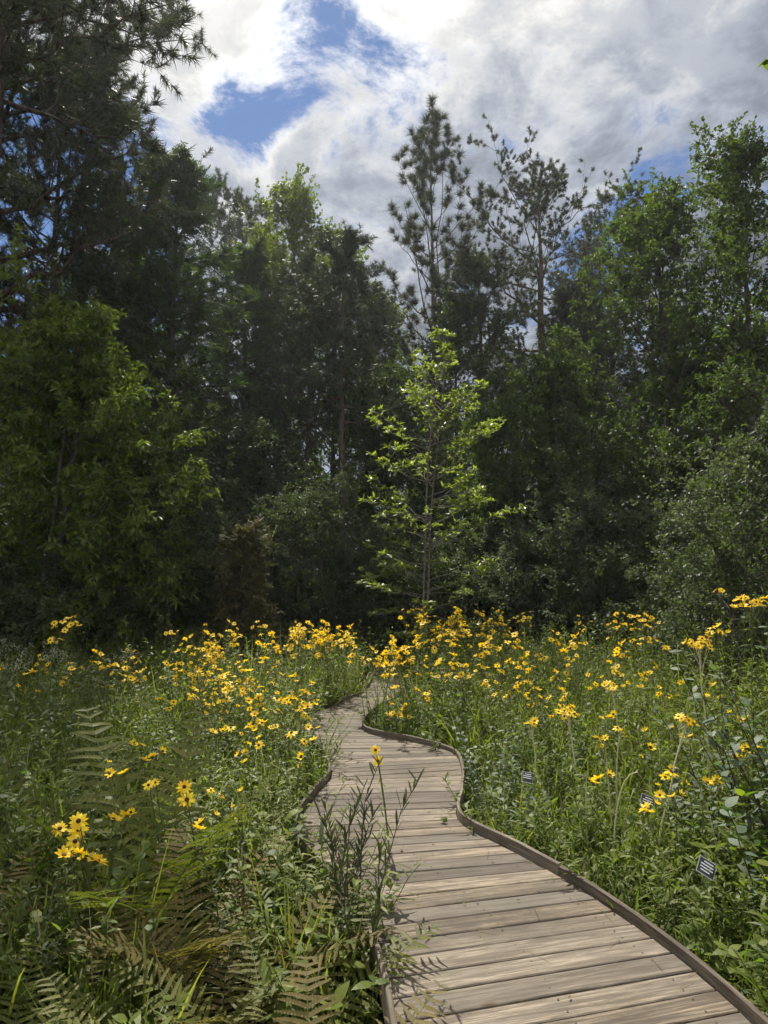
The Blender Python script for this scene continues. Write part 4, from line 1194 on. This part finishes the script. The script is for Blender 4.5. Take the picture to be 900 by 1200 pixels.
# ---------------------------------------------------------------- ferns
def fern_template(seed, nf, L, sag=.32, up=62):
    r = np.random.default_rng(seed); gf, gs = G(), G()
    for f in range(nf):
        az = f * 6.283 / nf + r.uniform(-.4, .4); el = np.radians(up + r.normal(0, 9)); LL = L * r.uniform(.75, 1.1)
        K = 24; d = sph(np.array([az]), np.array([el])); hb = np.array([[np.cos(az) * .30, np.sin(az) * .30, -sag]])
        P = curves(np.array([[np.cos(az) * .02, np.sin(az) * .02, 0]]), d, np.array([LL]), hb, K, 0, r)[0]
        tubes(gs, P, np.linspace(.0045, .0012, K), 5)
        tg = unit(np.gradient(P, axis=0)); side = unit(np.cross(tg, [0, 0, 1.])); up_ = np.cross(side, tg)
        npn = 22; s = np.linspace(.16, .985, npn); fi = s * (K - 1); a = np.minimum(fi.astype(int), K - 2); fr = (fi - a)[:, None]
        c = P[a] * (1 - fr) + P[a + 1] * fr
        pl = LL * .19 * np.sin(np.pi * np.clip((s - .08) * .98, 0, 1) ** .75) + .012
        for sg in (-1, 1):
            pd = unit(side[a] * sg + tg[a] * .35 + up_[a] * .12 + r.normal(0, .11, (npn, 3)))
            # every pinna: a narrow blade with a row of short lobes on both sides
            w_ = LL * .021 * np.minimum(1, pl / (LL * .10))
            dr_ = r.uniform(.05, .28, npn)
            ribbons(gf, c, pd, up_[a] + r.normal(0, .12, (npn, 3)), pl, w_, dr_, 5, blade, np.clip(.4 + r.normal(0, .26, npn), 0, 1))
            nlb = 10; q = (np.arange(nlb) + .4) / nlb; m = npn * nlb
            pc = c[:, None] + pd[:, None] * (pl[:, None] * q[None])[..., None] - np.array([0, 0, 1.]) * (pl[:, None] * dr_[:, None] * q[None] ** 2)[..., None]
            for s2 in (-1, 1):
                ld = unit(np.cross(pd, up_[a]) * s2 + pd * .6)
                lw = w_[:, None] * .62 * (1.1 - .8 * q[None] ** 2)
                rhombs(gf, pc.reshape(-1, 3), np.repeat(ld, nlb, 0), np.repeat(up_[a], nlb, 0) + rdir(r, m) * .15, lw.ravel(), (pl[:, None] * .075 * np.ones((1, nlb))).ravel(), np.clip(.45 + r.normal(0, .15, m), 0, 1), fold=.05, at_=.55)
    return gs.mesh('fern stalks', 'stem'), gf, nf


FERNS = {}
for key, (seed, nf, L, mat, up) in {'green': (601, 7, .90, 'fern', 56), 'brown': (602, 6, .95, 'fernbrown', 60), 'tall': (603, 7, 1.2, 'fern', 70), 'small': (604, 5, .55, 'fern', 50)}.items():
    st_, gf_, _ = fern_template(seed, nf, L, .12 if key == 'tall' else .28, up)
    FERNS[key] = (st_, gf_.mesh('fern fronds ' + key, mat))


def fern(key, x, y, rot, sc, label, group):
    o = thing('fern', label, 'fern', (x, y, float(gh(x, y)) - .02), rot, sc, group)
    link('stalks', FERNS[key][0], o); link('fronds', FERNS[key][1], o)


for a_ in FERN_LIST: fern(*a_)
rf = np.random.default_rng(620)
for x, y in ((-2.6, 4.6), (-1.9, 5.3), (-1.2, 5.9), (-2.9, 6.4), (-1.7, 7.2), (-2.4, 3.4), (-.95, 4.6), (-3.6, 5.2)):
    fern(('green', 'small', 'brown')[int(rf.integers(0, 3))], x + rf.normal(0, .1), y, rf.uniform(0, 6), rf.uniform(.7, .95), 'fern half hidden in the left meadow grass', 'ferns in the left meadow')
for x, y in ((2.6, 6.4), (2.2, 5.6), (3.1, 7.0), (1.9, 6.9)):
    fern('small', x, y, rf.uniform(0, 6), rf.uniform(.8, 1.1), 'light green fern among the stalks of the right meadow', 'ferns in the right meadow')


# ---------------------------------------------------------------- other single plants
def herb(label, cat, x, y, ztop, n, nleaf, LL, LW, mat, smat, seed, prof=ovate, spread=.1, lean=.25, el=(0, 50), group=None, name='leafy_plant', whorl=False, droop=.25, sr=.004):
    r = np.random.default_rng(seed); z0 = float(gh(x, y)) - .02; H = ztop - z0
    o = thing(name, label, cat, (x, y, z0), 0, 1, group)
    g = G(); base = np.stack([r.normal(0, spread, n), r.normal(0, spread, n), np.zeros(n)], 1)
    az = r.uniform(0, 6.28, n)
    P = curves(base, unit(np.stack([np.cos(az) * lean, np.sin(az) * lean, np.ones(n)], 1)), H * r.uniform(.6, 1.03, n), np.stack([np.cos(az), np.sin(az), np.zeros(n)], 1) * .12, 7, .02, r)
    gs = G(); tubes(gs, P, sr * np.linspace(1, .4, 7)[None] * np.ones((n, 1)), 5)
    q = n * nleaf; i = np.repeat(np.arange(n), nleaf); s = np.tile((np.arange(nleaf) + .6) / nleaf, n)
    if whorl: s = np.ceil(s * (nleaf / 4)) / (nleaf / 4)
    s = np.clip(s, .12, 1); f = s * 6; a = np.minimum(f.astype(int), 5); fr = (f - a)[:, None]
    pp = P[i, a] * (1 - fr) + P[i, a + 1] * fr
    dd = sph(np.tile(np.arange(nleaf) * (2.4 if not whorl else 1.6), n) + r.uniform(-.4, .4, q) + i, np.radians(r.uniform(el[0], el[1], q)))
    ribbons(g, pp, dd, unit(np.array([0, 0, 1.]) + rdir(r, q) * .35), LL * r.uniform(.6, 1.1, q), LW * r.uniform(.75, 1.15, q), droop * r.uniform(.3, 1.3, q), 4, prof, r.uniform(0, 1, q))
    link('stem', gs.mesh('herb stems', smat), o); link('leaves', g.mesh('herb leaves', mat), o)
    return o


herb('bright green broad leaved seedling touching the left deck edge', 'plant', -.17, 2.95, .12, 5, 12, .11, .05, 'broad', 'stem', 701, whorl=True)
herb('low bright leaved plant under the nearest plant label', 'plant', 1.62, 3.5, .0, 5, 12, .10, .045, 'broad', 'stem', 702, whorl=True)
herb('bright green leafy plant just behind the nearest plant label', 'plant', 1.95, 4.15, .18, 6, 12, .11, .045, 'broad', 'stem', 703, whorl=True)
herb('glaucous leaved shrub at the lower right edge beside the deck', 'shrub', 1.95, 3.0, .35, 9, 22, .085, .042, 'blue', 'stemdark', 704, spread=.16)
herb('blue green leaved shrub in the bottom right corner', 'shrub', 1.72, 2.55, .14, 8, 20, .08, .042, 'blue', 'stemdark', 705, spread=.14)
herb('tall shrub with dark arching stems and blue green leaves at the right edge', 'shrub', 2.55, 4.6, 1.22, 9, 26, .12, .052, 'blue', 'stemdark', 706, spread=.14, lean=.3, sr=.007)
herb('second dark stemmed blue leaved shrub behind the right edge one', 'shrub', 3.1, 5.4, 1.30, 9, 26, .12, .05, 'blue', 'stemdark', 707, spread=.2, lean=.28, sr=.007)
herb('bushy blue leaved shrub in front of the tall dark stemmed one at the right edge', 'shrub', 2.40, 4.05, .80, 12, 26, .12, .055, 'blue', 'stemdark', 714, spread=.16, lean=.3, sr=.006)
herb('upright blue green shrub filling the right edge under the tallest sunflowers', 'shrub', 2.85, 4.75, 1.15, 12, 28, .13, .055, 'blue', 'stemdark', 715, spread=.18, lean=.25, sr=.007)
herb('broad leaved bush low at the right edge behind the nearest plant label', 'shrub', 2.25, 3.55, .42, 10, 22, .11, .055, 'broad', 'stemdark', 716, spread=.16, lean=.3)
herb('leafy green plant topped with a fresh bright shoot at the right edge', 'plant', 2.35, 4.25, .85, 5, 18, .12, .055, 'broad', 'stem', 708, whorl=True)
herb('narrow leaved grassy clump in the lower left with broad pointed blades', 'plant', -.62, 3.55, .36, 3, 6, .22, .032, 'greyherb', 'stem', 709, prof=lance, el=(25, 60))
herb('dark leafy bush at the boardwalk edge by its right hand bend', 'shrub', 1.0, 6.1, .50, 12, 30, .07, .030, 'blue', 'stem', 710, spread=.16)
herb('dark leafy bush just in front of the one by the right hand bend', 'shrub', .98, 5.35, .30, 12, 28, .07, .030, 'blue', 'stem', 711, spread=.16)
herb('low dark leaved bush along the right deck edge', 'shrub', 1.15, 4.75, .18, 12, 26, .07, .03, 'broad', 'stem', 712, spread=.16)
# arching tussocks of long grass
for i in range(44):
    for _ in range(60):
        y = rs.uniform(2.3, 9.5); x = rs.uniform(-.62, .62) * y
        if i < 30: x = -abs(x)
        if deck_dist(x, y) > .22 and clear_of_ferns(np.array([x]), np.array([y]), .25)[0]: break
    r = np.random.default_rng(1200 + i); z0 = float(gh(x, y)) - .02; h = float(canopy(np.array(x), np.array(y))) - z0
    side = 'left' if x < 0 else 'right'
    o = thing('grass_tussock', f'tussock of long arching grass blades in the {side} meadow', 'grass', (x, y, z0), 0, 1, f'long grass tussocks in the {side} meadow')
    m = 46; az = r.uniform(0, 6.28, m); g = G(); el = np.radians(r.uniform(52, 86, m))
    ribbons(g, np.stack([r.normal(0, .03, m), r.normal(0, .03, m), np.zeros(m)], 1), sph(az, el), unit(np.array([0, 0, 1.]) + rdir(r, m) * .3), h * r.uniform(.9, 1.65, m), r.uniform(.008, .014, m), r.uniform(.25, .75, m), 6, blade, np.clip(r.normal(.55, .25, m), 0, 1))
    link('blades', g.mesh('tussock blades', 'grass'), o)
# bare pale stalks bending over the right meadow
for i, (u, v, D, lx) in enumerate(((707, 870, 5.2, -.05), (735, 850, 5.4, .10), (748, 905, 4.6, .18), (690, 905, 4.9, .02), (800, 905, 4.5, -.22))):
    p = at(u, v, D); z0 = float(gh(p.x - lx, D)) - .02; g = G(); t = np.linspace(0, 1, 9)
    o = thing('bare_stalk', 'bare pale stalk bending over the green herbs of the right meadow', 'plant', (p.x - lx, D, z0), 0, 1, 'bare pale stalks in the right meadow')
    tubes(g, np.stack([lx * t ** 2, .04 * np.sin(t * 3), (p.z - z0) * np.sin(t * 1.57)], 1), np.linspace(.007, .003, 9), 6)
    link('stem', g.mesh('bare stalk', 'stempale'), o)
# dark thin stalks standing in front of the boardwalk on the left
for i, (u, v, D) in enumerate(((415, 868, 3.5), (452, 905, 3.3), (440, 888, 3.45), (398, 915, 3.3), (432, 930, 3.2), (463, 895, 3.5), (380, 925, 3.4), (424, 900, 3.6), (446, 925, 3.25), (408, 880, 3.75), (388, 900, 3.9), (434, 905, 3.7))):
    p = at(u, v, D); x = min(p.x, float(deck_x(D)[0]) - .07)
    herb('thin dark stalk with short upright leaves silhouetted against the boardwalk', 'plant', x, D, p.z, 1, 52, .10, .011, 'darkherb', 'stemdark', 720 + i, prof=lance, spread=.0, lean=.10, el=(35, 70), group='dark stalks against the boardwalk', name='leafy_stalk', droop=.1)
# leafy herbs leaning over the left edge of the boardwalk
for i, (x, y, zt) in enumerate(((-.20, 3.75, .36), (-.36, 4.05, .40), (-.45, 4.3, .42), (-.55, 4.5, .42), (-.14, 3.5, .28), (-.16, 3.3, .20), (-.34, 3.55, .34), (-.50, 3.9, .42), (-.62, 4.25, .46), (-.80, 4.6, .46), (-.30, 3.1, .22), (-.52, 3.45, .36), (-.86, 5.0, .44), (-.72, 5.4, .46), (-.62, 5.9, .40), (-.66, 6.4, .46),
                              (-.78, 6.9, .50), (-.98, 7.3, .58), (-1.15, 7.8, .62), (-1.2, 8.4, .60), (-1.1, 9.1, .66), (-.86, 9.7, .66))):
    mat, nl_, LL, LW, pf = (('herb', 40, .13, .012, lance), ('herb', 36, .12, .016, lance), ('broad', 20, .09, .04, ovate))[i % 3]
    cl = 'narrow leaved' if pf is lance else 'broad leaved'
    herb(f'green {cl} plant leaning over the left edge of the boardwalk', 'plant', x, y, zt, 6, nl_, LL, LW, mat, 'stem', 860 + i, prof=pf, spread=.07, lean=.4, group=f'{cl} plants along the left deck edge', droop=.45)
# whitish flower heads at the far left
for i, (u, v, D) in enumerate(((62, 752, 6.8), (20, 772, 6.2), (38, 757, 6.9), (78, 770, 6.6), (8, 745, 7.2), (145, 758, 7.6))):
    p = at(u, v, D); o = herb('grey green herb with fading whitish tops at the far left', 'plant', p.x, D, p.z, 4, 26, .11, .026, 'greyherb', 'stem', 740 + i, prof=lance, spread=.06, el=(-10, 40), group='whitish topped herbs', name='white_topped_herb', droop=.5)
    r = np.random.default_rng(760 + i); g = G(); m = 420; H = p.z - o.location.z
    c = np.repeat(np.stack([r.normal(0, .06, 9), r.normal(0, .06, 9), H + r.normal(-.07, .05, 9)], 1), 13, 0) + r.normal(0, .018, (117, 3)); m = 117
    rhombs(g, c, rdir(r, m), rdir(r, m), .022, .010, r.uniform(0, 1, m)); link('blossom', g.mesh('whitish tops', 'white'), o)
# small shrub clumps that break up the meadow
for i in range(34):
    for _ in range(40):
        y = rs.uniform(3.0, 12); x = rs.uniform(-.62, .62) * y
        if deck_dist(x, y) > .35: break
    mat, LL, LW = (('broad', .10, .045), ('greyherb', .09, .022), ('blue', .085, .035), ('herb', .12, .018))[int(rs.integers(0, 4))]
    col = {'broad': 'fresh green broad leaved', 'greyherb': 'grey green', 'blue': 'blue green', 'herb': 'dull green narrow leaved'}[mat]
    side = 'left' if x < 0 else 'right'
    herb(f'{col} leafy plant in the {"left" if x < 0 else "right"} meadow', 'plant', x, y, float(canopy(np.array(x), np.array(y))) * 1.0 + rs.uniform(-.05, .16), 7, 24, LL, LW, mat, 'stem', 800 + i, spread=.1, group=f'{col} leafy plants in the {side} meadow')


# ---------------------------------------------------------------- plant labels on stakes
def box_g(g, c, ax, ay, az, hx, hy, hz, mat=0):
    c = np.array(c); V = [c + ax * sx * hx + ay * sy * hy + az * sz * hz for sz in (-1, 1) for sy in (-1, 1) for sx in (-1, 1)]
    F = [[0, 2, 3, 1], [4, 5, 7, 6], [0, 1, 5, 4], [2, 6, 7, 3], [0, 4, 6, 2], [1, 3, 7, 5]]
    g.add(np.array(V), .5, F4=np.array(F), mat=mat)


def plant_label(u, v, D, roll, yaw, w, label, lines):
    p = at(u, v, D); z0 = float(gh(p.x, D)) - .1
    o = thing('plant_label', label, 'sign', (p.x, D, z0)); H = p.z - z0
    g = G(); tubes(g, np.array([[0, .012, 0], [0.004, .012, H * .5], [0, .006, H]]), np.array([.004, .004, .004]), 8); link('stake', g.mesh('label stake', 'metal'), o)
    R = Matrix.Rotation(yaw, 3, 'Z') @ Matrix.Rotation(math.radians(-28), 3, 'X') @ Matrix.Rotation(roll, 3, 'Y')
    ax, ay, az = (np.array(R @ Vector(e)) for e in ((1, 0, 0), (0, 1, 0), (0, 0, 1)))
    c = np.array([0, 0, H]); hw, hh = w / 2, w * .45
    g = G(); box_g(g, c, ax, ay, az, hw, .0012, hh); box_g(g, c - az * hh * .98, ax, ay, az, hw, .0030, hh * .05); link('rim', g.mesh('label rim', 'metal'), o)
    g = G(); box_g(g, c - ay * .0022, ax, ay, az, hw * .93, .0007, hh * .90); pl = link('plate', g.mesh('label plate', 'black'), o)
    g = G()
    for dz, x0, x1 in lines:
        box_g(g, c - ay * .0032 + az * hh * dz + ax * hw * (x0 + x1) / 2, ax, ay, az, hw * (x1 - x0) / 2, .0002, hh * .075)
    link('lettering', g.mesh('label lettering', 'ink'), pl)


LN = [(.58, -.45, .62), (.22, -.72, .70), (-.14, -.72, .74), (-.50, -.62, .42)]
plant_label(828, 1017, 3.75, .62, .15, .095, 'black plant label with white lines on a metal stake nearest the deck', LN)
plant_label(759, 940, 4.7, .42, .1, .095, 'dark plant label tilted among stems behind the nearest label', LN[:3])
plant_label(618, 911, 5.3, .15, -.1, .085, 'small dark plant label half hidden by leaves near the boardwalk bend', LN[:3])


# ---------------------------------------------------------------- litter on the boards, twig leaves overhead
def build_litter():
    r = np.random.default_rng(901)
    n = 150; y = r.uniform(1.6, 9, n); a, b = deck_x(y); x = a + (b - a) * np.where(r.uniform(0, 1, n) < .5, r.uniform(.03, .97, n), np.where(r.uniform(0, 1, n) < .5, r.uniform(.02, .12, n), r.uniform(.88, .98, n)))
    az = r.uniform(0, 6.28, n); g = G()
    ribbons(g, np.stack([x, y, np.full(n, .0045)], 1), sph(az, np.full(n, .01)), np.tile([0, 0, 1.], (n, 1)) , r.uniform(.06, .17, n), .0022, 0.0, 3, lambda t: np.ones_like(t), r.uniform(0, .5, n), mat=0)
    o = link('fallen_needles', g.mesh('fallen_needles', 'fernbrown')); o['kind'] = 'stuff'; o['label'] = 'brown pine needles fallen on the boardwalk'
    n = 34; y = r.uniform(2.2, 8, n); a, b = deck_x(y); x = a + (b - a) * r.uniform(.04, .96, n); az = r.uniform(0, 6.28, n)
    g = G(); rhombs(g, np.stack([x, y, np.full(n, .006)], 1), sph(az, r.uniform(0, .25, n)), unit(np.array([0, 0, 1.]) + rdir(r, n) * .3), r.uniform(.015, .04, n), r.uniform(.008, .02, n), r.uniform(0, .6, n), fold=.2)
    o = link('fallen_leaves', g.mesh('fallen_leaves', 'fernbrown')); o['kind'] = 'stuff'; o['label'] = 'small brown dead leaves lying on the boards'


build_litter()


def overhang():
    """a young tree standing just right of the view, one leafy branch of which enters the top corner"""
    r = np.random.default_rng(950); tip = np.array(at(893, 78, 5.2)); bx, by = tip[0] + 1.75, tip[1] - .35; z0 = float(gh(bx, by))
    o = thing('young_tree', 'drooping green leaves entering the top right corner from a tree beside the view', 'tree', (bx, by, z0))
    T = tip - np.array([bx, by, z0]); g = G(); gl = G()
    t = np.linspace(0, 1, 9)[:, None]
    P = np.array([.1, .05, 0]) * np.sin(t * 4) + np.array([.1, 0, T[2] + .9]) * t; tubes(g, P, np.linspace(.06, .02, 9), 8)
    ends = [T + np.array([.03, 0, .06])] + [np.array([math.cos(a) * q, math.sin(a) * q, T[2] + h]) for a, q, h in ((.2, 1.3, .6), (-.7, 1.5, .2), (1.2, 1.2, .9), (-1.6, 1.1, .5), (.6, .8, 1.4), (-.3, 1.7, -.5))]
    for i, e in enumerate(ends):
        c = np.array([.05, 0, max(1.2, e[2] - .75)])
        Q = c + (e - c) * t + np.array([0, 0, .25]) * np.sin(t * math.pi); tubes(g, Q, np.linspace(.02, .004, 9), 5)
        m = 60; s = r.uniform(.25, 1, m) if i else np.concatenate([r.uniform(.2, .82, 40), r.uniform(.97, 1, 4)]); m = len(s)
        p = c + (e - c) * s[:, None] + np.array([0, 0, .25]) * np.sin(s[:, None] * math.pi)
        ribbons(gl, p, unit(sph(r.uniform(0, 6.28, m), r.uniform(-.7, .2, m)) + unit(e - c) * .4), unit(np.array([0, 0, 1.]) + rdir(r, m) * .3), r.uniform(.08, .13, m), r.uniform(.045, .065, m), .25, 5, ovate, r.uniform(0, 1, m))
    link('trunk', g.mesh('young tree wood', 'bark'), o); link('crown', gl.mesh('young tree leaves', 'broad'), o)


overhang()
